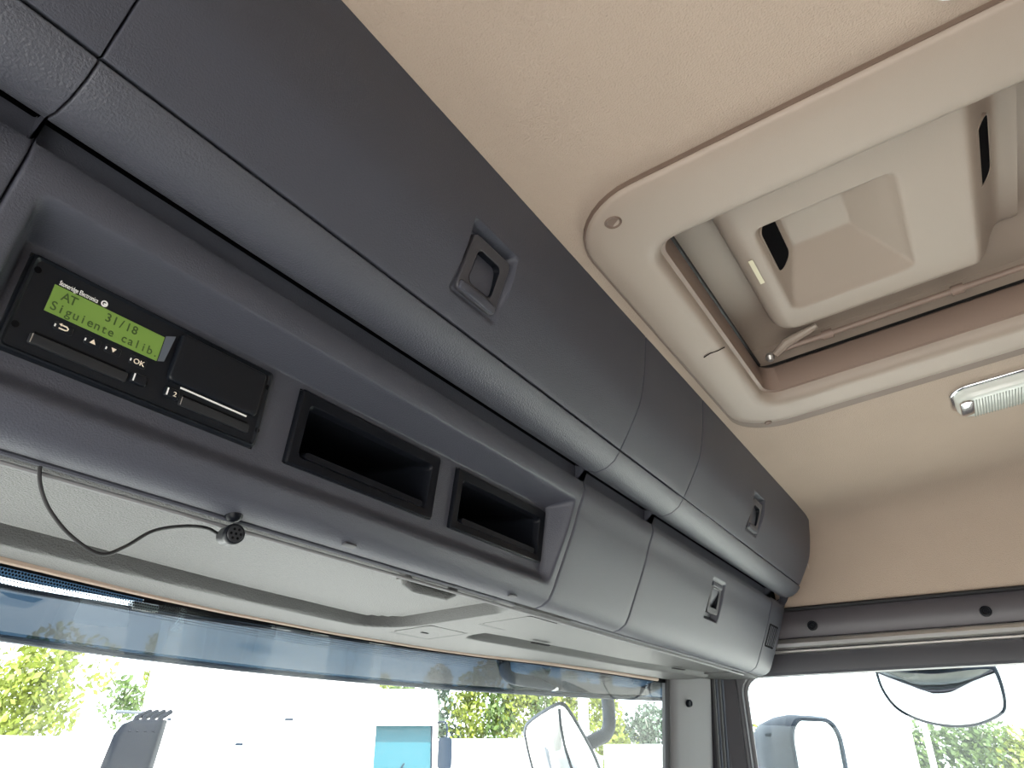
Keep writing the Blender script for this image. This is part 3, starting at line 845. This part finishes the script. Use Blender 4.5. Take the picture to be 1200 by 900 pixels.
gx = [.655 + .0035 * k for k in range(109)] ; gy = [.158 - .0035 * k for k in range(100)]
rows = [[HFm @ Vector((x - HXc, y - HYc, cover_z(x, y))) for x in gx] for y in gy]
cv = obj('hatch_cover', MB().grid(rows), M['hatch'], ha, sharp=80)
# oblong openings with bright rims: one in the scoop's steep wall, one in the rear slope
def oblong(xc, y, z, w, h, normal):
    fr_ = HFm @ frame((xc - HXc, y - HYc, z), (1, 0, 0), Vector(normal).cross(Vector((1, 0, 0))))
    o_ = rr(w, h, h * .42, 6)
    ho = obj('finger_opening', MB().prism(o_, -.006, .0012).xf(fr_), M['blackm'], cv)
    obj('rim', MB().ring(rr(w + .004, h + .004, h * .45, 6), o_, -.002, .0022).xf(fr_), M['hatch'], ho)
oblong(.820, .1030, CB + .0225, .108, .032, (0, -.78, -.62))
oblong(.815, -.1435, CB + .026, .110, .030, (0, -.77, -.64))
obj('warning_label', MB().box((.835 - HXc, .1370 - HYc, CB - .0007), (.060, .006, .0006)).xf(HFm), M['lcdlab'], cv)
# push rod, brackets and ball stud in the gap beside the cover
HP = lambda x, y, z: HFm @ Vector((x - HXc, y - HYc, z))
obj('push_rod', MB().tube([HP(1.066, .165, .066), HP(1.068, .10, .066), HP(1.068, -.39, .066)], .0045, 10), M['hatchb'], ha)
obj('ball_stud', MB().lathe([(.0005, -.008), (.005, -.006), (.0075, 0), (.005, .006), (.0005, .008)], 16).xf(HFm @ Matrix.Translation((1.068 - HXc, .182 - HYc, .060))), M['silver'], ha)
for y in (.098, -.085):
    obj('rod_clip', MB().tube([HP(1.068, y, .066), HP(1.068, y - .016, .066)], .0075, 12), M['hatchb'], ha)
obj('hinge_arm', MB().tube([HP(1.068, .172, .062), HP(1.058, .150, .070), HP(1.052, .10, .078)], [.006, .008, .005], 10), M['hatch'], ha)

# ------------------------------------------------------------------ ceiling lamps
LFm = frame((1.325, -.125, CZ(-.125) + .006), (1, 0, 0), _ty)
lp = thing('dome_lamp', (1.325, -.125, CZ(-.125)), 'clear ribbed ceiling lamp with bright end at the right edge of the frame', 'lamp')
obj('base', MB().prism(rr(.108, .168, .03), 0, -.006, .003).xf(LFm @ Matrix.Translation((0, -.002, 0))), M['chrome'], lp)
obj('lens', MB().loops([[(x, y, z) for x, y in o] for o, z in ((rr(.094, .152, .028), -.004), (rr(.092, .150, .026), -.014), (rr(.086, .144, .024), -.020), (rr(.074, .132, .018), -.023))]).xf(LFm), M['lens'], lp)
for k in range(28):
    obj('rib', MB().box((.003, .052 - k * .0043, -.0232), (.074, .0018, .0016)).xf(LFm), M['lensd'], lp)
obj('end_window', MB().prism(rr(.06, .02, .008), -.022, -.0255, .001).xf(LFm @ Matrix.Translation((-.008, .062, 0))), M['chrome'], lp)
l2 = thing('reading_lamp', (.475, -.102, CZ(-.10)), 'white round ceiling lamp cut off by the top edge', 'lamp')
L2 = frame((.470, -.108, CZ(-.108) + .006), (1, 0, 0), _ty)
obj('lamp_rim', MB().lathe([(.024, 0), (.024, -.006), (.022, -.010), (.018, -.0115)], 28).xf(L2), M['lampw'], l2)
obj('lamp_lens', MB().lathe([(.018, -.010), (.012, -.013), (.001, -.014)], 24).xf(L2), M['lens'], l2)

# ================================================================== OUTSIDE: ON THE TRUCK
def vy(x): return 1.03 - .28 * (x - .8) ** 2
vz = thing('sun_visor', (.8, 1.0, .12), 'smoked blue-grey sun visor outside along the top of the windscreen', 'sun visor')
vx = [-.22 + .04 * k for k in range(53)]
def vr(x): return .160 + .0155 * min(1, max(0, (x - .38) / .42))
vp = ((-.098, .0), (-.09, -.0035), (-.05, .150), (-.015, .132), (0, .1265))
def vrow(dy, z): return [(x, vy(x) + dy, z if z > .05 else vr(x) + z) for x in vx]
mbv = MB().grid([vrow(a_, b_) for a_, b_ in vp])
obj('smoked_panel', mbv, M['smoke'], vz)
obj('lower_rim', MB().tube([(x, vy(x) + .001, .1235) for x in vx], .0042, 8), M['housing'], vz)
obj('upper_rail', MB().tube([(x, vy(x) - .100, vr(x)) for x in vx], .0030, 8), M['arm'], vz)
for i0, i1 in ((19, 33), (37, 50)):
    obj('backing_strip', MB().grid([[(x, vy(x) - .098, vr(x) + .003) for x in vx[i0:i1]], [(x, vy(x) - .100, .215) for x in vx[i0:i1]]]), M['blackm'], vz)
obj('upper_panel', MB().grid([[(x, vy(x) - .098, vr(x) + .0095) for x in vx[:20]], [(x, vy(x) - .100, .215) for x in vx[:20]]]), M['smoke'], vz)
for x in (.54, .78, .86, .99, 1.28, 1.5):
    obj('clip', MB().box((x, vy(x) - .102, vr(x) + .003), (.036, .014, .010)), M['sky_pl'], vz, bevel=.002)

fmr = thing('front_mirror', (1.55, .87, .02), 'blue-grey front mirror on a bent tube arm outside the windscreen corner', 'mirror')
T = [(1.33, .87, .20), (1.332, .87, .170), (1.338, .87, .152), (1.36, .87, .1445), (1.40, .87, .143), (1.55, .87, .1435), (1.78, .87, .148), (1.96, .86, .152), (2.03, .84, .165), (2.06, .80, .19)]
obj('cross_tube', MB().tube(catmull(T, 4), .0125, 12), M['arm'], fmr)
obj('tube_highlight', MB().tube([(1.53, .868, .1437), (1.625, .868, .146)], .0145, 14), M['lampw'], fmr)  # white tube section painting the bright highlight on the cross tube
T = [(1.795, .86, .20), (1.797, .86, .148), (1.802, .86, .095), (1.798, .86, .066), (1.775, .86, .045), (1.735, .86, .036), (1.66, .86, .020)]
obj('stalk', MB().tube(catmull(T, 4), .0165, 12), M['arm'], fmr)
# head: outline in the plane of the glass, facing back and down at the cab
hp = [(1.372, .040), (1.385, .060), (1.44, .082), (1.505, .102), (1.535, .106), (1.565, .096), (1.63, .050), (1.70, -.01), (1.74, -.075), (1.70, -.13), (1.56, -.15), (1.47, -.12), (1.40, -.02)]
hp = [(v.x, v.y) for v in catmull([(a_, b_, 0) for a_, b_ in hp + hp[:1]], 5)][:-1]
hc = (1.55, -.01)
hN = Vector((-.93, -.33, -.15)).normalized(); hC = Vector((1.55, .85, -.01))
def hpt(x, z, k=1.0, out=0.0):
    p_ = Vector((x, .85, z)); p_ = p_ * (hN.dot(hC) / hN.dot(p_))
    return hC + (p_ - hC) * k - hN * out
def hloop(k, out): return [hpt(x, z, k, out) for x, z in hp]
obj('housing', MB().loops([hloop(.935, -.002), hloop(.955, -.007), hloop(1.0, .0), hloop(.99, .02), hloop(.90, .05), hloop(.6, .085), hloop(.35, .10)], False, True), M['housing'], fmr, sharp=60)
obj('mirror_glass', MB().loops([hloop(.94, -.002), hloop(.75, -.0045), hloop(.4, -.0065), hloop(.05, -.007)], False, True), M['mirror'], fmr, sharp=180)
obj('glass_divider', MB().tube([hpt(1.528, .093, 1, -.005), hpt(1.533, .06, 1, -.008), hpt(1.548, .02, 1, -.009), hpt(1.58, -.03, 1, -.009), hpt(1.64, -.10, 1, -.006)], .0028, 6), M['arm'], fmr)

sm = thing('side_mirror', (2.22, .5, -.1), 'blue-grey wing mirror outside the passenger window', 'mirror')
gd = Vector((.18, -.075, 0)).normalized(); gn = Vector((-.385, -.92, 0)).normalized()
def so(w0, w1, zt, zb, r, fwd, cx=0.0):
    o_ = rr(w1 - w0, zt - zb, r, 8, (w0 + w1) / 2, (zt + zb) / 2)
    c0 = Vector((2.24, .4625, 0))
    return [c0 + gd * a_ + Vector((0, 0, b_)) - gn * fwd for a_, b_ in o_]
obj('housing', MB().loops([so(-.112, .112, .090, -.36, .06, -.004), so(-.118, .118, .096, -.365, .066, .004), so(-.128, .112, .098, -.365, .07, .03), so(-.135, .09, .094, -.36, .08, .07), so(-.13, .05, .082, -.35, .07, .105), so(-.11, .0, .06, -.33, .035, .125)], False, True), M['housing'], sm, sharp=60)
obj('bezel', MB().loops([so(-.113, .113, .091, -.361, .06, -.002), so(-.111, .111, .089, -.359, .06, -.010), so(-.104, .104, .082, -.352, .055, -.009), so(-.104, .104, .082, -.352, .055, 0)], False, False), M['arm'], sm)
obj('mirror_glass', MB().loops([so(-.104, .104, .082, -.352, .055, -.004), so(-.07, .07, .05, -.32, .04, -.006), so(-.02, .02, .0, -.27, .015, -.007)], False, True), M['mirror'], sm, sharp=180)
obj('marker_lens', MB().prism(rr(.05, .008, .004), 0, .004, .001).xf(frame(Vector((2.147, .545, .048)), (.35, -.93, 0), (0, 0, 1))), M['arm'], sm)
obj('mount_arm', MB().tube([(2.13, .56, -.05), (2.05, .60, -.08), (1.98, .62, -.1)], .02, 10 ), M['arm'], sm)
obj('mount_arm', MB().tube([(2.13, .56, -.3), (2.05, .60, -.32), (1.98, .62, -.33)], .02, 10), M['arm'], sm)

km = thing('kerb_mirror', (2.2, .14, .14), 'wide convex kerb mirror hanging above the passenger window', 'mirror')
kp = [(.281, .203), (.26, .2065), (.21, .199), (.14, .1925), (.07, .197), (.02, .198), (.005, .190), (.001, .150), (.006, .108), (.025, .086), (.08, .066), (.14, .064), (.20, .078), (.25, .108), (.275, .155)]
kp = [(v.x, v.y) for v in catmull([(a_, b_, 0) for a_, b_ in kp + kp[:1]], 5)][:-1]
def kl(k, out):
    L_ = []
    for y, z in kp:
        yy, zz = .14 + (y - .14) * k, .135 + (z - .135) * k
        x = 2.24 - .82 * (zz - .135)
        s_ = x / 2.25
        L_.append(Vector((x, yy * s_, zz * s_)) + Vector((.77, 0, .63)) * out)
    return L_
obj('housing', MB().loops([kl(.95, -.003), kl(.965, -.007), kl(1.0, -.004), kl(1.01, .008), kl(1.0, .02), kl(.85, .045), kl(.4, .06)], False, True), M['arm'], km, sharp=60)
obj('mirror_glass', MB().loops([kl(.955, -.003), kl(.8, -.0055), kl(.6, -.0075), kl(.4, -.0090), kl(.2, -.0098), kl(.02, -.0100)], False, True), M['mirror'], km, sharp=180)
obj('mount_arm', MB().tube([(2.22, .13, .19), (2.15, .13, .26), (2.02, .13, .29)], .018, 10), M['arm'], km)
obj('top_bracket', MB().box((2.205, .135, .208), (.05, .12, .03)), M['housing'], km, bevel=.006)
# own truck's flank (seen in the mirrors only)
fk = MB().box((2.03, -.3, -1.55), (.06, 2.4, 1.75)).box((2.02, -.98, .0), (.06, .75, 1.4))
struct(obj('wall_outer_door', fk, M['paint'], bevel=.01))

# ================================================================== OUTSIDE: YARD
struct(obj('ground', MB().box((20, 5, -3.05), (260, 260, .1)), M['yard']), 'pale concrete yard')

def P3(x, y, z): return Vector((x, y, z))
def truck(center, heading, top, width, label, glassm='teal', length=2.2, group=None, wd=0.0, mz=-.45):
    """cab-over lorry; heading = direction its nose points (radians); top = roof height relative to the eye"""
    e = thing('truck', (center[0], center[1], -3.0), label, 'truck', group)
    d = Vector((math.cos(heading), math.sin(heading), 0)); s_ = Vector((-d.y, d.x, 0)); c = Vector((center[0], center[1], 0))
    fr_ = frame(c, s_, Vector((0, 0, 1)))      # local x across, y up, z = nose
    if (fr_.to_3x3() @ Vector((0, 0, 1))).dot(d) < 0: fr_ = frame(c, -s_, Vector((0, 0, 1)))
    w = width
    def sec(k, prof_): return [(k * w / 2, y, z) for z, y in prof_]
    H = top
    pr = [(-length, -2.4), (-length, H), (-.9, H), (-.35, H - .25), (-.12, H - .55), (0, -1.0), (.02, -2.5)]
    ks = (-1, -.985, -.93, .93, .985, 1)
    L_ = []
    for k in ks:
        ins = .0 if abs(k) < .95 else (.03 if abs(k) < .99 else .09)
        L_.append([(k * w / 2, y - (ins if y > 0 else 0), z - (ins if z > -.5 else 0)) for z, y in pr])
    obj('cab_body', MB().loops(L_).xf(fr_), M['paint'], e, sharp=30)
    wz = [( -.42 + .03, H - .22), (-.135 + .03, H - .57), (-.02 + .02, -1.05)]
    gq = [(x * w / 2 * k2, y, z + .01) for (z, y), k2 in zip([(-.105 + (.06 if wd else 0), H - .58 - wd), (.01, -1.12)], (.90, .94)) for x in (-1, 1)]
    obj('windscreen', MB().add([gq[0], gq[1], gq[3], gq[2]], [(0, 1, 2, 3)]).xf(fr_), M[glassm], e)
    obj('windscreen_frame', MB().tube([gq[0], gq[1], gq[3], gq[2], gq[0]], .03, 6, False).xf(fr_), M['arm'], e)
    obj('wiper', MB().tube([((gq[2][0] + gq[3][0]) / 2, gq[2][1], gq[2][2] + .04), (gq[1][0] * .6, gq[0][1] * .6 + gq[2][1] * .4, (gq[0][2] + gq[2][2]) / 2 + .04)], .015, 6).xf(fr_), M['arm'], e)
    obj('roof_visor', MB().loops([[(x * w * .47, y, z) for z, y in ((-.10, H - .42), (.10, H - .60), (.12, H - .66), (.02, H - .60))] for x in (-1, 1)]).xf(fr_), M['paint'], e)
    obj('grille', MB().box((0, -1.55, .03), (w * .8, .7, .04)).xf(fr_), M['paintd'], e)
    obj('bumper', MB().box((0, -2.4, -.0), (w, .5, .3)).xf(fr_), M['paintd'], e, bevel=.03)
    for sx in (-1, 1):
        obj('headlamp', MB().box((sx * w * .38, -2.1, .06), (.35, .18, .08)).xf(fr_), M['lampw'], e, bevel=.02)
        mm = obj('mirror', MB().loops([[(sx * (w / 2 + .12) + x, y + mz, z) for x, y in rr(.24, .50, .07)] for z in (-.08, -.02, .06)]).xf(fr_), M['arm'], e, bevel=.01)
        obj('mirror_arm', MB().tube(catmull([(sx * (w / 2 - .05), mz + .48, -.2), (sx * (w / 2 + .08), mz + .50, -.05), (sx * (w / 2 + .14), mz + .42, 0), (sx * (w / 2 + .14), mz + .2, 0)], 4), .018, 8).xf(fr_), M['arm'], mm)
        for zz in (-.6, -1.9):
            obj('wheel', MB().lathe([(.1, .16), (.28, .15), (.48, .14), (.52, .08), (.52, -.08), (.48, -.14), (.1, -.14)], 24).xf(fr_ @ Matrix.Translation((sx * (w / 2 - .2), -2.48, zz)) @ Matrix.Rotation(math.pi / 2, 4, 'Y')), M['tyre'], e)
        obj('marker_lamp', MB().box((sx * w * .4, H - .10, -.72), (.10, .04, .06)).xf(fr_), M['orange'], e)
    return e
# big white box lorry straight ahead
def box_truck(corner_a, corner_b, depth, top, label, name='box_truck'):
    a_ = Vector((*corner_a, 0)); b_ = Vector((*corner_b, 0)); d = (b_ - a_).normalized(); w = (b_ - a_).length
    out = Vector((-d.y, d.x, 0))
    if out.dot(a_) < 0: out = -out
    e = thing(name, ((a_ + b_) / 2 + out * depth / 2 + Vector((0, 0, -3))), label, 'truck')
    fr_ = frame(a_, d, out)                       # local x along the near face, y away, z up
    fr_ = Matrix((d, out, Vector((0, 0, 1)))).transposed().to_4x4(); fr_.translation = a_
    obj('cargo_box', MB().box((w / 2, depth / 2, (top - 1.9) / 2), (w, depth, top + 1.9)).xf(fr_), M['paint'], e, bevel=.03)
    obj('chassis', MB().box((w / 2, depth / 2, -2.15), (w * .8, depth, .45)).xf(fr_), M['paintd'], e)
    for x in (.0, w):
        obj('corner_post', MB().box((x, -.01, (top - 1.9) / 2), (.07, .05, top + 1.9)).xf(fr_), M['paint'], e)
    for x, z in ((w * .28, top - 1.0),):
        pass
    for xx in (.25, w - .25):
        for yy in (1.0, depth - 1.0):
            obj('wheel', MB().lathe([(.1, .15), (.46, .14), (.5, .08), (.5, -.08), (.46, -.14), (.1, -.14)], 20).xf(fr_ @ Matrix.Translation((xx, yy, -2.5)) @ Matrix.Rotation(math.pi / 2, 4, 'Y')), M['tyre'], e)
    return e, fr_, w
bt_, bf, bw = box_truck((3.76, 5.93), (5.16, 4.76), 4.0, 1.15, 'large white box truck filling the windscreen view behind the intake snorkel')
for nm, x, z, dx in (('side_bracket', .18, .26, .03), ('side_bracket', .75, .08, .06), ('side_bracket', 1.12, .27, .07)):
    obj(nm, MB().box((x, -.03, z), (dx, .04, .018)).xf(bf), M['arm'], bt_, bevel=.004)
obj('side_mirror_bar', MB().tube([tuple(bf @ Vector((.10, -.05, .30))), tuple(bf @ Vector((-.22, -.05, .31)))], .012, 8), M['housing'], bt_)
# ribbed intake snorkel standing before it
sn = thing('intake_snorkel', (2.65, 4.23, -2.0), 'dark grey ribbed plastic intake snorkel in front of the white box truck', 'intake')
def sq(c, w, t): return [Vector((c[0], c[1], c[2])) + Vector((.77, -.64, 0)) * a_ + Vector((.64, .77, 0)) * b_ for a_, b_ in rr(w, t, .04, 4)]
obj('duct', MB().loops([sq((2.62, 4.25, -2.6), .27, .3), sq((2.625, 4.245, -.3), .27, .3), sq((2.64, 4.235, -.06), .245, .28), sq((2.66, 4.225, .10), .235, .26), sq((2.675, 4.215, .155), .21, .24), sq((2.70, 4.20, .18), .16, .2)]), M['snork'], sn, sharp=50)
for k in range(4):
    o_ = Vector((.77, -.64, 0)) * (-.055 + .04 * k); u_ = Vector((.64, .77, 0)) * -.12
    obj('rib', MB().tube([Vector((2.675, 4.215, .11)) + o_ + u_, Vector((2.69, 4.205, .19)) + o_ * 1.05 + u_ * .6, Vector((2.735, 4.19, .225)) + o_ * .9], .015, 8), M['snork'], sn)
obj('moulded_loop', MB().tube(catmull([(2.605, 4.13, .00), (2.61, 4.128, .045), (2.645, 4.10, .05), (2.66, 4.09, .02)], 5), .008, 6), M['snork'], sn)

truck((10.25, 9.55), math.radians(222), 1.12, 2.5, 'white truck cab with teal windscreen, just right of the white box truck', mz=.03)
truck((14.95, 2.55), math.radians(190), .80, 2.0, 'white truck cab parked beyond the wing mirror', 'arm', wd=.5, mz=-.75)
obj('roof_bar', MB().tube([(15.3, 3.4, .86), (15.3, 2.2, .86)], .04, 8), M['post'], [o for o in COL.objects if o.name.startswith('truck')][-1])
# distant white vans / trailers in front of the trees
def trailer(x, y, w, h, rz, label, group='white trailers parked far off in the yard'):
    e = thing('parked_trailer', (x, y, -3.0), label, 'trailer', group)
    R_ = Matrix.Translation((x, y, 0)) @ Matrix.Rotation(rz, 4, 'Z')
    obj('cargo_box', MB().box((0, 0, (h - 1.8) / 2), (w, 2.5, h + 1.8)).xf(R_), M['paint'], e, bevel=.05)
    obj('skirt', MB().box((0, 0, -2.2), (w * .96, 2.3, .5)).xf(R_), M['paintd'], e)
    for sx in (-.35, .3):
        for sy in (-1, 1):
            obj('wheel', MB().lathe([(.1, .12), (.45, .12), (.5, .05), (.5, -.05), (.45, -.12), (.1, -.12)], 16).xf(R_ @ Matrix.Translation((sx * w, sy * 1.1, -2.5)) @ Matrix.Rotation(math.pi / 2, 4, 'X')), M['tyre'], e)
for i, (x, y, w, h, rz, lb) in enumerate((
    (21.6, 15.4, 6.5, .46, -58, 'long white trailer parked before the pale-trunked trees'),
    (24.4, 9.6, 4.0, .30, -68, 'low white trailer parked behind the front mirror'),
    (26.6, 7.0, 3.2, .20, -75, 'white trailer seen between the pillar and the wing mirror'),
    (24.0, .6, 7.0, -.34, -88, 'low white trailer under the trees beneath the kerb mirror'),
    (5.7, 10.7, 5.0, .20, -18, 'white trailer at the left edge below the yellow-green tree'))):
    trailer(x, y, w, h, math.radians(rz), lb)

# trees
def crown_mesh(cx, cy, blobs, n, leaf):
    mb_ = MB()
    for i in range(n):
        bx, by, bz, br = random.choice(blobs)
        while True:
            v = Vector((random.uniform(-1, 1), random.uniform(-1, 1), random.uniform(-1, 1)))
            if .25 < v.length < 1: break
        v = v.normalized() * (v.length ** .4)
        c = Vector((cx + bx, cy + by, bz)) + v * br
        a_ = Vector((random.gauss(0, 1), random.gauss(0, 1), random.gauss(0, 1))).normalized()
        b_ = a_.orthogonal().normalized(); s_ = leaf * random.uniform(.6, 1.3)
        c2 = a_.cross(b_)
        mb_.add([c - b_ * s_, c + c2 * s_ * .5, c + b_ * s_, c - c2 * s_ * .5], [(0, 1, 2, 3)])
    return mb_
def tree(x, y, top, base, rad, label, m='leafy', n=900, leaf=.12, trunkr=.12, group=None, lean=0.0):
    e = thing('tree', (x, y, -3.0), label, 'tree', group)
    if math.hypot(x, y) > 20: x *= 1.13; y *= 1.13; top *= 1.13; base *= 1.13; rad *= 1.13; leaf *= 1.13
    e.location = (x, y, 0)
    hh = top - base
    blobs = [(random.uniform(-.5, .5) * rad, random.uniform(-.5, .5) * rad, base + hh * random.uniform(.25, .8), rad * random.uniform(.4, .6)) for _ in range(9)]
    blobs.append((0, 0, base + hh * .8, rad * .42))
    for q in range(4): blobs.append((random.uniform(-.2, .2) * rad, random.uniform(-.2, .2) * rad, base + hh * q / 4 + .2, rad * .45))
    f_ = obj('foliage', crown_mesh(x, y, blobs, n, leaf), M[m], e, recalc=False); f_['kind'] = 'stuff'
    tr_ = MB().tube([(x, y, -3.05), (x + lean * .3, y, base), (x + lean, y, base + hh * .75)], [trunkr, trunkr * .8, trunkr * .3], 8)
    for q in range(4):
        a_ = random.uniform(0, 6.28); z_ = base + hh * (.1 + .15 * q)
        tr_.tube([(x + lean * .4, y, z_), (x + math.cos(a_) * rad * .6, y + math.sin(a_) * rad * .6, z_ + hh * .25)], [trunkr * .45, trunkr * .15], 6)
    obj('trunk', tr_, M['bark'], e)
    return e
tree(6.95, 14.4, 1.95, .15, 1.15, 'yellow-green tree at the left edge below the visor', 'leafy', 2600, .075, .07)
tree(15.3, 25.6, 2.3, .9, .8, 'small pale tree far off right of the yellow-green tree', 'leafg', 700, .10, .08)
tree(16.3, 25.5, 4.2, 1.6, .75, 'taller far tree against the box truck edge', 'leafy', 900, .11, .08)
G1 = 'pale-trunked trees in a row behind the yard'
rowt = [(22.6, 20.8, 3.2, 'leafy', 'pale-trunked tree at the left end of the row, beside the truck cab roof'), (23.0, 19.6, 2.6, 'leafg', 'shortest pale-trunked tree near the left end of the row'),
    (24.0, 18.7, 3.6, 'leafd', 'dark pale-trunked tree, the only grey-green one in the row'), (24.6, 17.7, 3.2, 'leafy', 'yellow-green pale-trunked tree right beside the dark one'),
    (25.2, 16.9, 3.9, 'leafg', 'tallest pale-trunked tree, mid-green, in the middle of the row'), (25.6, 16.0, 3.0, 'leafy', 'yellow-green tree right of the tallest in the row'),
    (26.2, 15.2, 3.4, 'leafg', 'mid-green tree just left of the front mirror head'), (26.6, 14.2, 3.2, 'leafy', 'yellow-green tree partly behind the front mirror head'),
    (27.2, 13.0, 2.6, 'leafy', 'yellow-green tree at the right end of the row, behind the thick post')]
for x, y, tp, mm, lb in rowt:
    tree(x, y, tp, -.6, 1.1, lb, mm, 1500, .12, .07, G1)
tree(28.1, 11.75, 1.75, -.9, 1.35, 'round grey-green tree between front mirror and door pillar', 'leafd', 2600, .10, .12)
tree(27.4, 12.6, 1.1, -1.2, .8, 'low bush-like tree left of the round grey-green tree', 'leafy', 900, .10, .08)
tree(29.0, 8.5, 1.05, -.6, .9, 'green tree just inside the front edge of the passenger window', 'leafy', 1400, .10, .10)
tree(29.3, 7.2, .98, -.6, .9, 'green tree behind the top of the wing mirror', 'leafg', 1400, .10, .10)
tree(24.9, 3.2, .80, -.9, .75, 'leafy tree left of the two poles', 'leafy', 1500, .09, .08)
tree(25.0, 2.2, .85, -.9, .8, 'leafy tree behind the two poles', 'leafg', 1500, .09, .08)
tree(25.1, 1.05, .90, -.9, .9, 'dense tree right of the two poles beneath the kerb mirror', 'leafg', 2000, .09, .08)
tree(25.2, .1, .55, -.9, .8, 'lower tree at the right edge of the passenger window', 'leafy', 1500, .09, .08)
tree(25.8, -.9, .6, -.9, .9, 'tree cut off by the right frame edge', 'leafg', 1200, .09, .08)
# poles
def pole(x, y, top, r, label):
    e = thing('lamp_post', (x, y, -3.0), label, 'post')
    obj('shaft', MB().tube([(x, y, -3.0), (x, y, top)], [r * 1.3, r], 12), M['post'], e)
    obj('base_plate', MB().box((x, y, -2.98), (r * 5, r * 5, .04)), M['paintd'], e)
pole(17.77, 9.2, 6.5, .11, 'thick pale post seen between the front mirror and its stalk')
pole(17.9, 1.86, .72, .05, 'thin pale post left of the pair under the kerb mirror')
pole(19.93, 1.73, .8, .06, 'thin pale post right of the pair under the kerb mirror')
